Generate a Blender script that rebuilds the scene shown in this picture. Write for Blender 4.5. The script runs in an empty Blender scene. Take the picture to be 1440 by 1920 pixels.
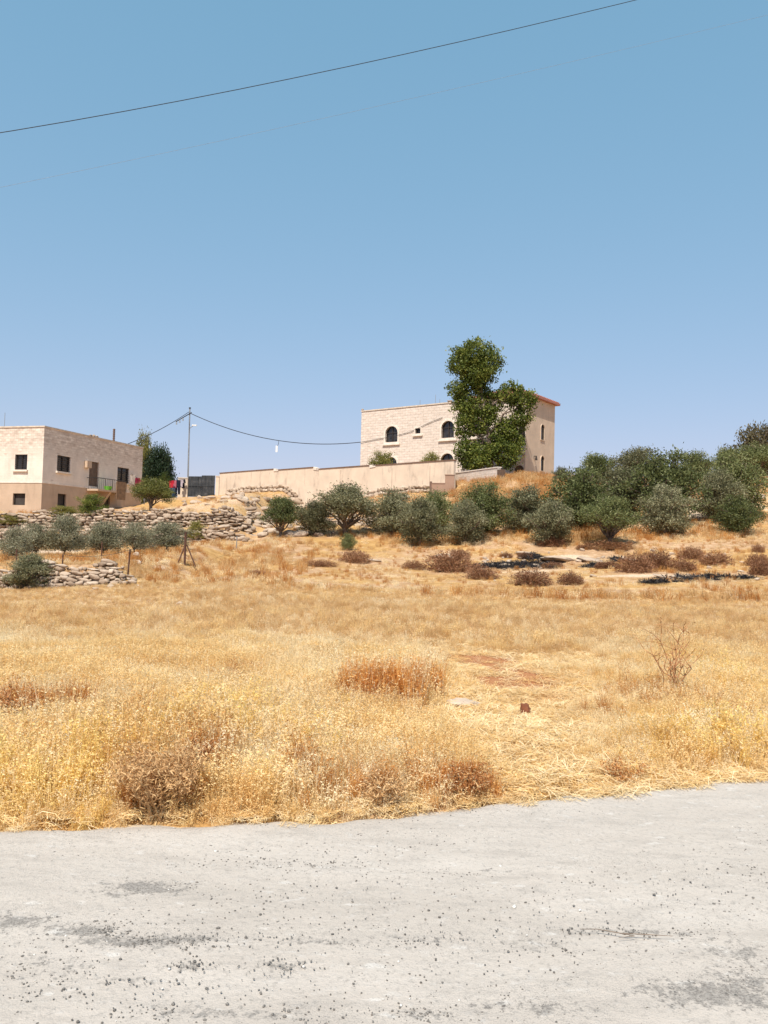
import bpy, math, random
import numpy as np
from mathutils import Matrix, Vector, Euler

sc = bpy.context.scene
COL = sc.collection
rng = np.random.default_rng(11)
random.seed(5)
R = math.radians

# ------------------------------------------------------------------ camera
F = 1480.0                       # focal length in photo pixels (1440 x 1920)
CAM_Z, PITCH, ROLL = 1.6, R(2.2), R(1.5)
cam = bpy.data.cameras.new('camera'); camo = bpy.data.objects.new('camera', cam); COL.objects.link(camo)
cam.sensor_fit = 'VERTICAL'; cam.sensor_height = 24.0; cam.sensor_width = 18.0
cam.lens = 24.0 * F / 1920.0
cam.clip_start = 0.05; cam.clip_end = 3000
CM = Matrix.Rotation(math.pi/2 + PITCH, 3, 'X') @ Matrix.Rotation(ROLL, 3, 'Z')
camo.matrix_world = Matrix.Translation((0, 0, CAM_Z)) @ CM.to_4x4()
sc.camera = camo

# ------------------------------------------------------------------ sky, sun, exposure
SUN_AZ = (-0.27, -0.96); SUN_EL = R(57)
wd = bpy.data.worlds.new('World'); sc.world = wd; wd.use_nodes = True
wn = wd.node_tree
for n in list(wn.nodes): wn.nodes.remove(n)
wo = wn.nodes.new('ShaderNodeOutputWorld'); wb = wn.nodes.new('ShaderNodeBackground')
sky = wn.nodes.new('ShaderNodeTexSky'); sky.sky_type = 'NISHITA'; sky.sun_disc = False
sky.sun_elevation = SUN_EL; sky.sun_rotation = math.atan2(SUN_AZ[0], SUN_AZ[1])
sky.altitude = 800; sky.air_density = 1.25; sky.dust_density = 1.2; sky.ozone_density = 0.7
wb.inputs['Strength'].default_value = 0.1305
_sp = wn.nodes.new('ShaderNodeSeparateColor'); _cb = wn.nodes.new('ShaderNodeCombineColor'); wn.links.new(sky.outputs[0], _sp.inputs[0])
for _k, (_a, _p) in enumerate(((.954, .668), (1.665, .362), (1.96, .40))):      # softer sky contrast, as the camera recorded it
    _pw = wn.nodes.new('ShaderNodeMath'); _pw.operation = 'POWER'; _pw.inputs[1].default_value = _p; _ml = wn.nodes.new('ShaderNodeMath'); _ml.operation = 'MULTIPLY'; _ml.inputs[1].default_value = _a
    wn.links.new(_sp.outputs[_k], _pw.inputs[0]); wn.links.new(_pw.outputs[0], _ml.inputs[0]); wn.links.new(_ml.outputs[0], _cb.inputs[_k])
wn.links.new(_cb.outputs[0], wb.inputs[0]); wn.links.new(wb.outputs[0], wo.inputs[0])
sl = bpy.data.lights.new('sun', 'SUN'); so = bpy.data.objects.new('sun', sl); COL.objects.link(so)
sl.energy = 4.3; sl.angle = R(0.53); sl.color = (1.0, 0.925, 0.80)
sdir = Vector((SUN_AZ[0]*math.cos(SUN_EL), SUN_AZ[1]*math.cos(SUN_EL), math.sin(SUN_EL))).normalized()
so.rotation_euler = sdir.to_track_quat('Z', 'Y').to_euler(); so.location = (-20, -30, 60)
sc.render.engine = 'CYCLES'
sc.view_settings.view_transform = 'Standard'; sc.view_settings.look = 'None'
sc.view_settings.exposure = 0.6; sc.view_settings.gamma = 1.0; sc.view_settings.use_curve_mapping = False
sc.cycles.transparent_max_bounces = 12; sc.cycles.max_bounces = 6

# ------------------------------------------------------------------ pixel -> place
def ray(px, py):
    v = CM @ Vector(((px-720)/F, -(py-960)/F, -1.0)); return v
def P(px, py, d):
    v = ray(px, py); t = d / v.y
    return Vector((v.x*t, d, CAM_Z + v.z*t))
def hit_plane(px, py, p0, n):
    v = ray(px, py); o = Vector((0, 0, CAM_Z)); t = (Vector(p0)-o).dot(Vector(n)) / v.dot(Vector(n))
    return o + v*t

# ------------------------------------------------------------------ noise
def hash2(i, j, s):
    n = (i.astype(np.int64)*374761393 + j.astype(np.int64)*668265263 + s*69069) & 0xFFFFFFFF
    n = ((n ^ (n >> 13)) * 1274126177) & 0xFFFFFFFF
    return ((n ^ (n >> 16)) & 0xFFFF) / 65535.0
def vnoise(x, y, s=0):
    x = np.asarray(x, float); y = np.asarray(y, float)
    i = np.floor(x); j = np.floor(y); fx = x-i; fy = y-j
    fx = fx*fx*(3-2*fx); fy = fy*fy*(3-2*fy)
    a = hash2(i, j, s); b = hash2(i+1, j, s); c = hash2(i, j+1, s); d = hash2(i+1, j+1, s)
    return (a*(1-fx)+b*fx)*(1-fy) + (c*(1-fx)+d*fx)*fy
def fbm(x, y, s=0, o=4):
    x = np.asarray(x, float); y = np.asarray(y, float)
    t = 0; a = 0.5
    for k in range(o):
        t = t + a*vnoise(x*2**k, y*2**k, s+k*7); a *= 0.5
    return t/0.9375
def sstep(a, b, x):
    t = np.clip((np.asarray(x, float)-a)/(b-a), 0, 1); return t*t*(3-2*t)

# ------------------------------------------------------------------ terrain heights
EX = np.array([-400, -2.07, -.95, 0, .8, 2.75, 8, 400]); EY = np.array([-40, 4.33, 4.45, 4.66, 4.96, 5.66, 7.3, 90])
def road_edge(x): return np.interp(x, EX, EY) + 0.10*(fbm(np.asarray(x, float)*1.7, 0*np.asarray(x, float)+3.1, 5)-.5)
# lines of the retaining walls, y as a function of x: (x range, y range, height, taper at the right end)
def w_front(x): return 23.0 + 0.10*(x+8.0)
def w_low(x):   return 43.6 + 0.07*(x+8.0)
def w_up(x):    return 44.9 + 0.09*(x+8.0)
def steps(x, y):
    x = np.asarray(x, float); y = np.asarray(y, float)
    a = 0.62*(1-sstep(-8.6, -6.6, x))*sstep(0, .45, y-w_front(x))
    b = 0.85*(1-sstep(-9.6, -7.2, x))*sstep(0, .45, y-w_low(x))
    c = 0.85*(1-sstep(-9.6, -7.0, x))*sstep(0, .45, y-w_up(x))
    return a+b+c
ctrl = []
for (px, py, d) in [
    (340, 1135, 18.5), (720, 1110, 25), (1200, 1110, 26.5), (1440, 1110, 26.5), (50, 1108, 22), (220, 1100, 22.5),
    (720, 1062, 34), (960, 1062, 35), (1200, 1088, 29), (1440, 1085, 30), (340, 1060, 30), (500, 1055, 33),
    (60, 1042, 32), (190, 1038, 35), (310, 1030, 36),
    (100, 1020, 43), (300, 1020, 43), (430, 1018, 43),
    (100, 965, 46.5), (300, 957, 46.5), (430, 951, 46.8),
    (720, 1022, 41), (620, 1020, 41), (520, 1015, 41), (850, 1025, 40), (1000, 1022, 40), (1140, 1020, 39.5), (1300, 1022, 38.5), (1430, 1022, 38.5),
    (500, 992, 46), (500, 940, 64), (640, 988, 47), (640, 940, 60), (720, 995, 46), (720, 960, 54), (720, 934, 63), (800, 998, 45), (800, 940, 57), (580, 965, 54),
    (860, 932, 56), (900, 1005, 42.5), (900, 930, 56), (960, 908, 58), (1010, 897, 62), (1060, 897, 66), (1100, 1000, 42.5), (1030, 940, 53),
    (1250, 1000, 42.5), (1300, 960, 50), (1300, 902, 62), (1400, 1000, 42.5), (1400, 945, 51), (1435, 905, 61), (1150, 950, 51), (1180, 905, 62),
    (76, 974, 62), (20, 974, 62), (197, 955, 70), (262, 948, 75), (300, 938, 76), (330, 934, 79), (376, 932, 81), (412, 931, 80), (530, 926, 73)]:
    p = P(px, py, d); ctrl.append((p.x, p.y, p.z))
ctrl += [(-3, 5.2, .03), (0, 5.4, .03), (3, 6.6, .03), (-6, 5.0, .03), (6, 8, .03), (-5, 9, .02), (0, 9, .02), (5, 10, .02), (-7, 14, -.02), (0, 14, 0), (7, 14.5, 0), (-10, 18, -.05), (0, 18, 0), (10, 19, 0),
         (-18, 22, .0), (20, 24, .3), (-26, 40, .9), (30, 38, 2.3), (-34, 62, 2.7), (-40, 46, 2.4), (34, 60, 7.0), (40, 48, 5.2), (-42, 75, 3.0), (45, 75, 8),
         (-2.3, 82, 7.4), (6.6, 77, 7.4), (12.7, 70.5, 7.6), (16.6, 76, 7.6), (12, 86, 7.6), (-20, 90, 6.2), (-30, 90, 4.0), (0, 95, 7.6), (25, 75, 7.6), (25, 95, 7.4), (-8, 80, 7.0), (3, 68, 6.9), (10, 66, 7.0)]
ctrl = np.array(ctrl)
cz = ctrl[:, 2] - steps(ctrl[:, 0], ctrl[:, 1])
def tk(r2): return 0.5*r2*np.log(r2+1e-9)
def tps_fit(xy, z, lam=0.12):
    n = len(z); d2 = ((xy[:, None]-xy[None])**2).sum(-1)
    A = np.zeros((n+3, n+3)); A[:n, :n] = tk(d2)+lam*np.eye(n); A[:n, n] = 1; A[:n, n+1:] = xy; A[n, :n] = 1; A[n+1:, :n] = xy.T
    return np.linalg.solve(A, np.concatenate([z, np.zeros(3)]))
TW = tps_fit(ctrl[:, :2], cz)
def terrain(x, y, detail=True):
    x = np.atleast_1d(np.asarray(x, float)); y = np.atleast_1d(np.asarray(y, float))
    sh = x.shape; xf = x.ravel(); yf = y.ravel()
    xc = np.clip(xf, -50, 50); yc = np.clip(yf, 4, 98)
    z = np.full(xf.shape, TW[-3]) + TW[-2]*xc + TW[-1]*yc
    for k in range(len(ctrl)):
        z += TW[k]*tk((xc-ctrl[k, 0])**2+(yc-ctrl[k, 1])**2)
    far = np.maximum(np.hypot(xf-xc, yf-yc), 0)
    z = z*np.exp(-far/140) + (-2.0)*(1-np.exp(-far/140))
    z = z + steps(xf, yf)
    if detail:
        amp = np.clip((yf-10)/40, 0, 1)
        rough = sstep(38, 46, yf)
        z = z + 0.10*(fbm(xf*.9, yf*.9, 3)-.5)*(.35+amp) + 0.30*(fbm(xf*.55, yf*.8, 9)-.5)*rough
    e = road_edge(xf)
    z = np.where(yf < e+0.25, np.minimum(z, 0.02)*sstep(0, .25, yf-e) - 0.07*(1-sstep(0, .25, yf-e)), z)
    return z.reshape(sh)
def tz(x, y): return float(terrain([x], [y])[0])
_ys = None
def ground(px, py):
    v = ray(px, py)
    ys = np.concatenate([np.arange(2.5, 30, .05), np.arange(30, 110, .08)])
    t = ys/v.y; xs = v.x*t; zs = CAM_Z+v.z*t
    g = terrain(xs, ys)
    k = np.argmax(zs <= g)
    if not (zs <= g).any(): k = len(ys)-1
    return Vector((xs[k], ys[k], float(g[k])))

# ------------------------------------------------------------------ materials
MATS = {}
class NT:
    def __init__(s, name):
        m = bpy.data.materials.new(name); m.use_nodes = True; s.m = m; s.t = m.node_tree
        s.b = s.t.nodes['Principled BSDF']; s.out = s.t.nodes['Material Output']
        s.b.inputs['Specular IOR Level'].default_value = 0.25
    def n(s, typ, **kw):
        nd = s.t.nodes.new('ShaderNode'+typ)
        for k, v in kw.items():
            if k in nd.inputs.keys() if isinstance(k, str) else False: pass
            setattr(nd, k, v)
        return nd
    def link(s, a, b): s.t.links.new(a, b)
    def val(s, sock, v):
        if hasattr(v, 'links') or isinstance(v, bpy.types.NodeSocket): s.link(v, sock)
        else: sock.default_value = v
    def pos(s):
        return s.n('NewGeometry').outputs['Position']
    def objc(s): return s.n('TexCoord').outputs['Object']
    def noise(s, vec, scale, detail=4, rough=.55, dist=0.0):
        nd = s.n('TexNoise'); s.link(vec, nd.inputs['Vector']); nd.inputs['Scale'].default_value = scale
        nd.inputs['Detail'].default_value = detail; nd.inputs['Roughness'].default_value = rough; nd.inputs['Distortion'].default_value = dist
        return nd.outputs['Fac']
    def mapv(s, vec, scale=(1, 1, 1), rot=(0, 0, 0)):
        nd = s.n('Mapping'); s.link(vec, nd.inputs['Vector']); nd.inputs['Scale'].default_value = scale; nd.inputs['Rotation'].default_value = rot
        return nd.outputs['Vector']
    def ramp(s, fac, stops):
        nd = s.n('ValToRGB'); s.link(fac, nd.inputs['Fac']); cr = nd.color_ramp
        while len(cr.elements) < len(stops): cr.elements.new(0.5)
        for e, (p, c) in zip(cr.elements, stops):
            e.position = p; e.color = tuple(c)+(1,) if len(c) == 3 else c
        return nd.outputs['Color']
    def rng(s, fac, a, b, c=0.0, d=1.0):
        nd = s.n('MapRange'); nd.interpolation_type = 'SMOOTHSTEP'; s.link(fac, nd.inputs['Value'])
        for k, v in zip(('From Min', 'From Max', 'To Min', 'To Max'), (a, b, c, d)): nd.inputs[k].default_value = v
        return nd.outputs['Result']
    def mix(s, fac, a, b, mode='MIX'):
        nd = s.n('Mix'); nd.data_type = 'RGBA'; nd.blend_type = mode
        s.val(nd.inputs[0], fac)
        for sock, v in ((nd.inputs[6], a), (nd.inputs[7], b)):
            if isinstance(v, tuple): sock.default_value = v+(1,) if len(v) == 3 else v
            else: s.link(v, sock)
        return nd.outputs[2]
    def math(s, op, a, b):
        nd = s.n('Math'); nd.operation = op; s.val(nd.inputs[0], a); s.val(nd.inputs[1], b); return nd.outputs[0]
    def attr(s, name, typ='GEOMETRY'):
        nd = s.n('Attribute'); nd.attribute_name = name; nd.attribute_type = typ; return nd.outputs['Fac']
    def rand(s): return s.n('ObjectInfo').outputs['Random']
    def col(s, c): s.val(s.b.inputs['Base Color'], c if not isinstance(c, tuple) else c+(1,))
    def bump(s, h, strength=.5, dist=.02):
        nd = s.n('Bump'); nd.inputs['Strength'].default_value = strength; nd.inputs['Distance'].default_value = dist
        s.link(h, nd.inputs['Height']); s.link(nd.outputs[0], s.b.inputs['Normal'])
    def rough(s, v): s.val(s.b.inputs['Roughness'], v)
    def translucent(s, color, fac):
        t = s.n('BsdfTranslucent'); 
        if isinstance(color, tuple): t.inputs[0].default_value = color+(1,)
        else: s.link(color, t.inputs[0])
        m = s.n('MixShader'); m.inputs[0].default_value = fac
        s.link(s.b.outputs[0], m.inputs[1]); s.link(t.outputs[0], m.inputs[2]); s.link(m.outputs[0], s.out.inputs[0])

def simple(name, c, rough=.8, var=.25, scale=6.0, metal=0.0, bump=.2):
    if name in MATS: return MATS[name]
    s = NT(name); v = s.objc(); f = s.noise(v, scale, 5)
    dark = tuple(x*(1-var) for x in c); light = tuple(min(1, x*(1+var)) for x in c)
    s.col(s.ramp(f, [(.3, dark), (.7, light)])); s.rough(rough); s.b.inputs['Metallic'].default_value = metal
    if bump: s.bump(s.noise(v, scale*5, 3), bump, .01)
    MATS[name] = s.m; return s.m

def leafmat(name, stops, tr=.3, trc=None, grad=None):
    s = NT(name); p = s.pos(); f = s.noise(p, 3.0, 2); r = s.attr('leaf_rand')
    k = s.math('ADD', s.math('ADD', s.math('MULTIPLY', f, .42), s.math('MULTIPLY', r, .50)), s.math('MULTIPLY', s.math('SUBTRACT', s.rand(), .4), .22))
    c = s.ramp(k, stops); s.col(c); s.rough(.55); s.b.inputs['Specular IOR Level'].default_value = .3
    s.translucent(c if trc is None else trc, tr)
    MATS[name] = s.m; return s.m

def grassmat(name, stops, tr=.45):
    s = NT(name); p = s.pos()
    f = s.noise(s.mapv(p, (1, 1, .15)), .8, 4, .6); r = s.rand(); l = s.attr('leaf_rand')
    k = s.math('ADD', s.math('ADD', s.math('MULTIPLY', f, .55), s.math('MULTIPLY', r, .2)), s.math('MULTIPLY', l, .3))
    c = s.ramp(k, stops); s.col(c); s.rough(.6)
    s.translucent(c, tr); MATS[name] = s.m; return s.m

# ground
def m_ground():
    s = NT('ground_soil'); p = s.pos()
    n1 = s.noise(p, .35, 6, .6); n2 = s.noise(p, 2.6, 6, .65); n3 = s.noise(p, 14, 5, .7); n4 = s.noise(s.mapv(p, (22, 60, 10)), 1.0, 3, .6)
    straw = s.ramp(n2, [(.25, (.33, .18, .065)), (.5, (.47, .28, .11)), (.75, (.60, .40, .18))])
    soil = s.ramp(n2, [(.25, (.33, .19, .10)), (.55, (.50, .33, .20)), (.8, (.66, .50, .35))])
    c = s.mix(s.rng(n1, .42, .6), straw, soil)
    bare = s.math('ADD', s.attr('bare'), s.math('MULTIPLY', s.math('SUBTRACT', n3, .5), 1.0))
    pale = s.ramp(n3, [(.25, (.45, .31, .20)), (.5, (.66, .50, .36)), (.75, (.80, .68, .54))])
    c = s.mix(s.rng(bare, .35, .7), c, pale)
    red = s.math('ADD', s.attr('red'), s.math('MULTIPLY', s.math('SUBTRACT', n3, .5), .9))
    c = s.mix(s.rng(red, .4, .75), c, s.ramp(n4, [(.3, (.36, .15, .07)), (.7, (.50, .25, .12))]))
    ch = s.math('ADD', s.attr('char'), s.math('MULTIPLY', s.math('SUBTRACT', s.noise(p, 5, 6, .7), .5), 2.2))
    c = s.mix(s.rng(ch, .45, .62), c, s.ramp(n3, [(.35, (.012, .011, .012)), (.6, (.03, .028, .03)), (.8, (.16, .13, .11))]))
    c = s.mix(.35, c, s.ramp(n4, [(.3, (.55, .55, .55)), (.7, (1.25, 1.2, 1.1))]), 'MULTIPLY')
    s.col(c); s.rough(.95); s.b.inputs['Specular IOR Level'].default_value = .1
    s.bump(s.math('ADD', n3, s.math('MULTIPLY', n2, 2.0)), .9, .06); MATS['ground'] = s.m
def m_road():
    s = NT('packed_gravel'); p = s.pos()
    n1 = s.noise(s.mapv(p, (.5, 1.6, 1)), 1.0, 5, .6); n2 = s.noise(p, 18, 5, .7); n3 = s.noise(p, 120, 3, .7); n5 = s.noise(s.mapv(p, (1, 3.2, 1), (0, 0, .25)), 3.2, 5, .65)
    base = s.ramp(n1, [(.25, (.375, .337, .300)), (.5, (.44, .398, .357)), (.75, (.49, .449, .408))])
    base = s.mix(s.rng(n2, .55, .75, 0, .5), base, (.49, .475, .455))
    base = s.mix(s.rng(n5, .48, .70, 0, .45), base, (.32, .29, .262))
    n6 = s.noise(s.mapv(p, (1, 2.0, 1), (0, 0, .2)), 7.0, 4, .6); base = s.mix(s.rng(n6, .60, .72, 0, .75), base, (.53, .505, .475)); n7 = s.noise(p, 45, 4, .7); base = s.mix(s.rng(n7, .52, .66, 0, .55), base, (.28, .258, .235)); n8 = s.noise(p, 210, 2, .6); lowhalf = s.rng(s.noise(s.mapv(p, (.6, 2.2, 1)), 1.3, 3), .40, .62, .25, 1.0); base = s.mix(s.math('MULTIPLY', s.rng(n8, .56, .66, 0, .7), lowhalf), base, (.20, .185, .17))
    g = s.math('ADD', s.attr('grit'), s.math('MULTIPLY', s.math('SUBTRACT', s.math('ADD', s.math('MULTIPLY', n2, .5), s.math('MULTIPLY', n7, .5)), .5), 4.0))
    base = s.mix(s.rng(g, .35, .85, 0, .8), base, s.ramp(n3, [(.35, (.10, .092, .085)), (.6, (.27, .25, .23)), (.75, (.45, .42, .39))]))
    base = s.mix(s.rng(n3, .60, .70, 0, .5), base, (.22, .21, .20))
    s.col(base); s.rough(.95); s.b.inputs['Specular IOR Level'].default_value = .1
    s.bump(s.math('ADD', s.math('MULTIPLY', n3, .6), s.math('MULTIPLY', n2, 1.5)), .55, .012); MATS['road'] = s.m
def m_rock(name, stops):
    s = NT(name); v = s.objc(); p = s.pos(); n = s.noise(p, 3.5, 6, .65); r = s.rand()
    k = s.math('ADD', s.math('MULTIPLY', n, .65), s.math('MULTIPLY', r, .35))
    c = s.ramp(k, stops); c = s.mix(s.rng(s.noise(p, 9, 5, .7), .56, .7, 0, .55), c, (.20, .15, .11))
    s.col(c); s.rough(.92); s.bump(s.noise(p, 16, 5, .7), .8, .03); MATS[name] = s.m
m_ground(); m_road()
m_rock('limestone', [(.25, (.22, .155, .108)), (.5, (.36, .275, .205)), (.75, (.50, .405, .32))])
m_rock('pale_rock', [(.25, (.33, .245, .175)), (.5, (.43, .335, .255)), (.75, (.53, .435, .345))])
m_rock('clod', [(.25, (.15, .05, .025)), (.5, (.22, .08, .04)), (.75, (.34, .15, .08))])
m_rock('grit_dark', [(.25, (.075, .07, .065)), (.5, (.14, .13, .12)), (.75, (.30, .28, .26))])
m_rock('grit_light', [(.25, (.45, .43, .40)), (.5, (.6, .58, .55)), (.75, (.78, .76, .73))])

def m_wallstone():
    s = NT('house_stone'); o = s.objc()
    sp = s.n('SeparateXYZ'); s.link(o, sp.inputs[0]); cb = s.n('CombineXYZ')
    s.link(s.math('ADD', sp.outputs[0], sp.outputs[1]), cb.inputs[0]); s.link(sp.outputs[2], cb.inputs[1])
    b = s.n('TexBrick'); s.link(cb.outputs[0], b.inputs['Vector']); b.inputs['Scale'].default_value = 1.0
    b.inputs['Brick Width'].default_value = .62; b.inputs['Row Height'].default_value = .26; b.inputs['Mortar Size'].default_value = .014; b.inputs['Mortar Smooth'].default_value = .3
    b.inputs['Color1'].default_value = (.69, .61, .545, 1); b.inputs['Color2'].default_value = (.63, .55, .485, 1); b.inputs['Mortar'].default_value = (.50, .425, .365, 1); b.inputs['Bias'].default_value = -.3
    n = s.noise(s.mapv(o, (1.6, 1.6, 5)), 1.0, 5, .6)
    c = s.mix(.8, b.outputs['Color'], s.ramp(n, [(.3, (.74, .70, .66)), (.7, (1.14, 1.13, 1.12))]), 'MULTIPLY')
    s.col(c); s.rough(.85); s.bump(s.math('ADD', s.math('MULTIPLY', b.outputs['Fac'], -.6), s.noise(o, 9, 4)), .6, .03); MATS['house_stone'] = s.m
m_wallstone()
def m_plaster(name, c, stain, streak=.5, brick=0.0):
    s = NT(name); o = s.objc()
    n = s.noise(o, .8, 6, .62); st = s.noise(s.mapv(o, (1.2, 1.2, .28)), 1.0, 6, .7, .6); fine = s.noise(o, 7, 5, .7)
    col = s.ramp(n, [(.3, tuple(x*.86 for x in c)), (.7, tuple(min(.95, x*1.08) for x in c))])
    col = s.mix(s.rng(st, .52, .74, 0, streak), col, stain)
    col = s.mix(s.rng(fine, .58, .75, 0, .35), col, tuple(x*.7 for x in c))
    h = fine
    if brick:
        sp = s.n('SeparateXYZ'); s.link(o, sp.inputs[0]); cb = s.n('CombineXYZ')
        s.link(s.math('ADD', sp.outputs[0], sp.outputs[1]), cb.inputs[0]); s.link(sp.outputs[2], cb.inputs[1])
        b = s.n('TexBrick'); s.link(cb.outputs[0], b.inputs['Vector']); b.inputs['Scale'].default_value = 1.0
        b.inputs['Brick Width'].default_value = .40; b.inputs['Row Height'].default_value = .20; b.inputs['Mortar Size'].default_value = .012
        b.inputs['Color1'].default_value = (1, 1, 1, 1); b.inputs['Color2'].default_value = (.8, .76, .74, 1); b.inputs['Mortar'].default_value = (.68, .62, .58, 1)
        up = s.rng(s.math('ADD', sp.outputs[2], s.math('MULTIPLY', n, 2.0)), 5.2, 7.6, .12, 1.0)
        col = s.mix(s.math('MULTIPLY', up, brick), col, s.mix(1.0, col, b.outputs['Color'], 'MULTIPLY'))
        bl = s.rng(s.math('ADD', s.noise(s.mapv(o, (1.3, 1.3, 4)), 1.0, 4), s.math('MULTIPLY', up, .18)), .64, .80, 0, .45)
        col = s.mix(bl, col, (.33, .25, .20))
        h = s.math('SUBTRACT', fine, s.math('MULTIPLY', b.outputs['Fac'], .4))
    s.col(col); s.rough(.9); s.bump(h, .4, .02); MATS[name] = s.m
m_plaster('stucco_cream', (.74, .655, .575), (.42, .345, .29), .35, 1.0)
m_plaster('stucco_tan', (.50, .375, .275), (.32, .22, .16), .5)
m_plaster('yard_plaster', (.67, .55, .435), (.29, .225, .18), .85)
m_plaster('tower_plaster', (.55, .435, .335), (.38, .27, .2), .3)
m_plaster('wing_shaded_plaster', (.34, .22, .16), (.22, .14, .1), .5)  # wing wall brown, darkened in the base colour for its shaded face
simple('coping', (.56, .48, .40), .9, .2, 3)
simple('coping_dark', (.16, .10, .075), .9, .25, 3)
simple('white_trim', (.70, .62, .54), .8, .12, 3)
simple('trim_stone', (.70, .62, .54), .8, .15, 3)
simple('dark_frame', (.045, .035, .03), .5, .3, 8)
simple('iron', (.05, .045, .045), .55, .3, 8, .6)
simple('galv', (.30, .31, .32), .5, .2, 6, .5)
simple('wire_mat', (.03, .03, .035), .6, .1, 5, 0, 0)
simple('rust', (.10, .05, .035), .8, .4, 10)
simple('bark', (.17, .13, .10), .9, .4, 12)
simple('bark_pale', (.30, .24, .18), .9, .35, 8)
simple('twig_brown', (.40, .20, .095), .85, .4, 12)
simple('straw_twig', (.58, .38, .19), .85, .3, 12)
simple('door_wood', (.13, .085, .06), .6, .3, 5)
simple('roof_red', (.36, .15, .115), .7, .25, 4)
simple('roof_flat', (.5, .45, .4), .9, .15, 1)
simple('interior', (.06, .05, .045), .9, .2, 2)
simple('plastic_white', (.75, .75, .73), .5, .08, 5)
simple('tin_brown', (.22, .14, .085), .7, .3, 4)
def m_glass():
    s = NT('window_glass'); s.col(s.ramp(s.noise(s.objc(), 2.5, 3), [(.35, (.012, .011, .012)), (.7, (.05, .043, .04))])); s.rough(.12)
    s.b.inputs['Specular IOR Level'].default_value = .5; MATS['glass'] = s.m
m_glass()
def m_gate():
    s = NT('gate_metal'); o = s.objc()
    c = s.ramp(s.noise(o, 1.6, 6, .65), [(.3, (.028, .032, .036)), (.55, (.06, .064, .07)), (.75, (.15, .15, .15))])
    s.col(c); s.rough(.5); s.b.inputs['Metallic'].default_value = .3; MATS['gate_metal'] = s.m
m_gate()
OL = leafmat('olive_leaf', [(.2, (.072, .070, .034)), (.5, (.19, .185, .095)), (.8, (.39, .37, .23))], .3)
OLG = leafmat('olive_leaf_green', [(.2, (.048, .060, .020)), (.5, (.135, .155, .052)), (.8, (.30, .305, .135))], .32)
YOL = leafmat('young_olive_leaf', [(.2, (.13, .128, .075)), (.5, (.25, .24, .15)), (.8, (.43, .41, .29))], .3)
BIG = leafmat('broad_leaf', [(.2, (.028, .046, .009)), (.5, (.115, .15, .024)), (.8, (.40, .41, .10))], .38)
DRK = leafmat('dark_leaf', [(.2, (.014, .028, .011)), (.5, (.028, .05, .02)), (.8, (.06, .09, .035))], .15)
YEL = leafmat('yellow_leaf', [(.2, (.11, .11, .02)), (.5, (.22, .20, .045)), (.8, (.34, .30, .09))], .35)
FIG = leafmat('fig_leaf', [(.2, (.09, .10, .025)), (.5, (.17, .175, .045)), (.8, (.27, .25, .085))], .35)
BRN = leafmat('brown_olive_leaf', [(.2, (.07, .06, .03)), (.5, (.14, .115, .055)), (.8, (.23, .18, .09))], .25)
THN = leafmat('thorn_twig', [(.2, (.15, .068, .036)), (.5, (.28, .135, .068)), (.8, (.46, .26, .14))], .25)
CHR = leafmat('charred_twig', [(.2, (.010, .009, .010)), (.6, (.022, .02, .022)), (.9, (.10, .08, .07))], .0)
WEED = leafmat('grey_weed_twig', [(.2, (.46, .27, .12)), (.5, (.72, .48, .24)), (.8, (.88, .68, .41))], .45)
REDW = leafmat('red_weed_twig', [(.2, (.30, .11, .035)), (.5, (.48, .21, .07)), (.8, (.68, .39, .15))], .35)
G_STRAW = grassmat('straw', [(.28, (.62, .37, .13)), (.5, (.82, .58, .26)), (.72, (.93, .77, .46))])
G_PALE = grassmat('pale_straw', [(.28, (.66, .45, .22)), (.5, (.84, .66, .38)), (.72, (.94, .83, .60))])
G_RED = grassmat('rust_straw', [(.28, (.34, .12, .03)), (.5, (.54, .25, .075)), (.72, (.72, .43, .16))])
G_TAN = grassmat('tan_stubble', [(.28, (.44, .25, .10)), (.5, (.62, .40, .18)), (.72, (.80, .60, .34))])
G_YEL = grassmat('yellow_straw', [(.28, (.62, .37, .09)), (.5, (.82, .57, .18)), (.72, (.92, .74, .34))])

# ------------------------------------------------------------------ mesh helpers
def mesh_np(name, V, Fc, mat=None, smooth=False, leaf=None):
    """V (n,3); Fc: (m,3) or (m,4) array or list of tuples"""
    me = bpy.data.meshes.new(name)
    if isinstance(Fc, np.ndarray):
        m, k = Fc.shape
        me.vertices.add(len(V)); me.vertices.foreach_set('co', np.ascontiguousarray(V, dtype=np.float32).ravel())
        me.loops.add(m*k); me.loops.foreach_set('vertex_index', np.ascontiguousarray(Fc, dtype=np.int32).ravel())
        me.polygons.add(m); me.polygons.foreach_set('loop_start', np.arange(0, m*k, k, dtype=np.int32))
        if smooth: me.polygons.foreach_set('use_smooth', np.ones(m, dtype=bool))
        me.update(calc_edges=True); me.validate()
    else:
        me.from_pydata([tuple(v) for v in V], [], Fc); me.update()
        if smooth:
            for p in me.polygons: p.use_smooth = True
    if leaf is not None:
        a = me.attributes.new('leaf_rand', 'FLOAT', 'POINT'); a.data.foreach_set('value', np.ascontiguousarray(leaf, dtype=np.float32))
    if mat is not None: me.materials.append(mat)
    return me
def obj(name, me, parent=None, loc=(0, 0, 0), rot=(0, 0, 0), scale=(1, 1, 1)):
    o = bpy.data.objects.new(name, me); COL.objects.link(o)
    o.location = loc; o.rotation_euler = rot; o.scale = scale
    if parent is not None: o.parent = parent
    return o
def tag(o, label=None, cat=None, group=None, kind=None):
    if label: o['label'] = label
    if cat: o['category'] = cat
    if group: o['group'] = group
    if kind: o['kind'] = kind
    return o
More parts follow.
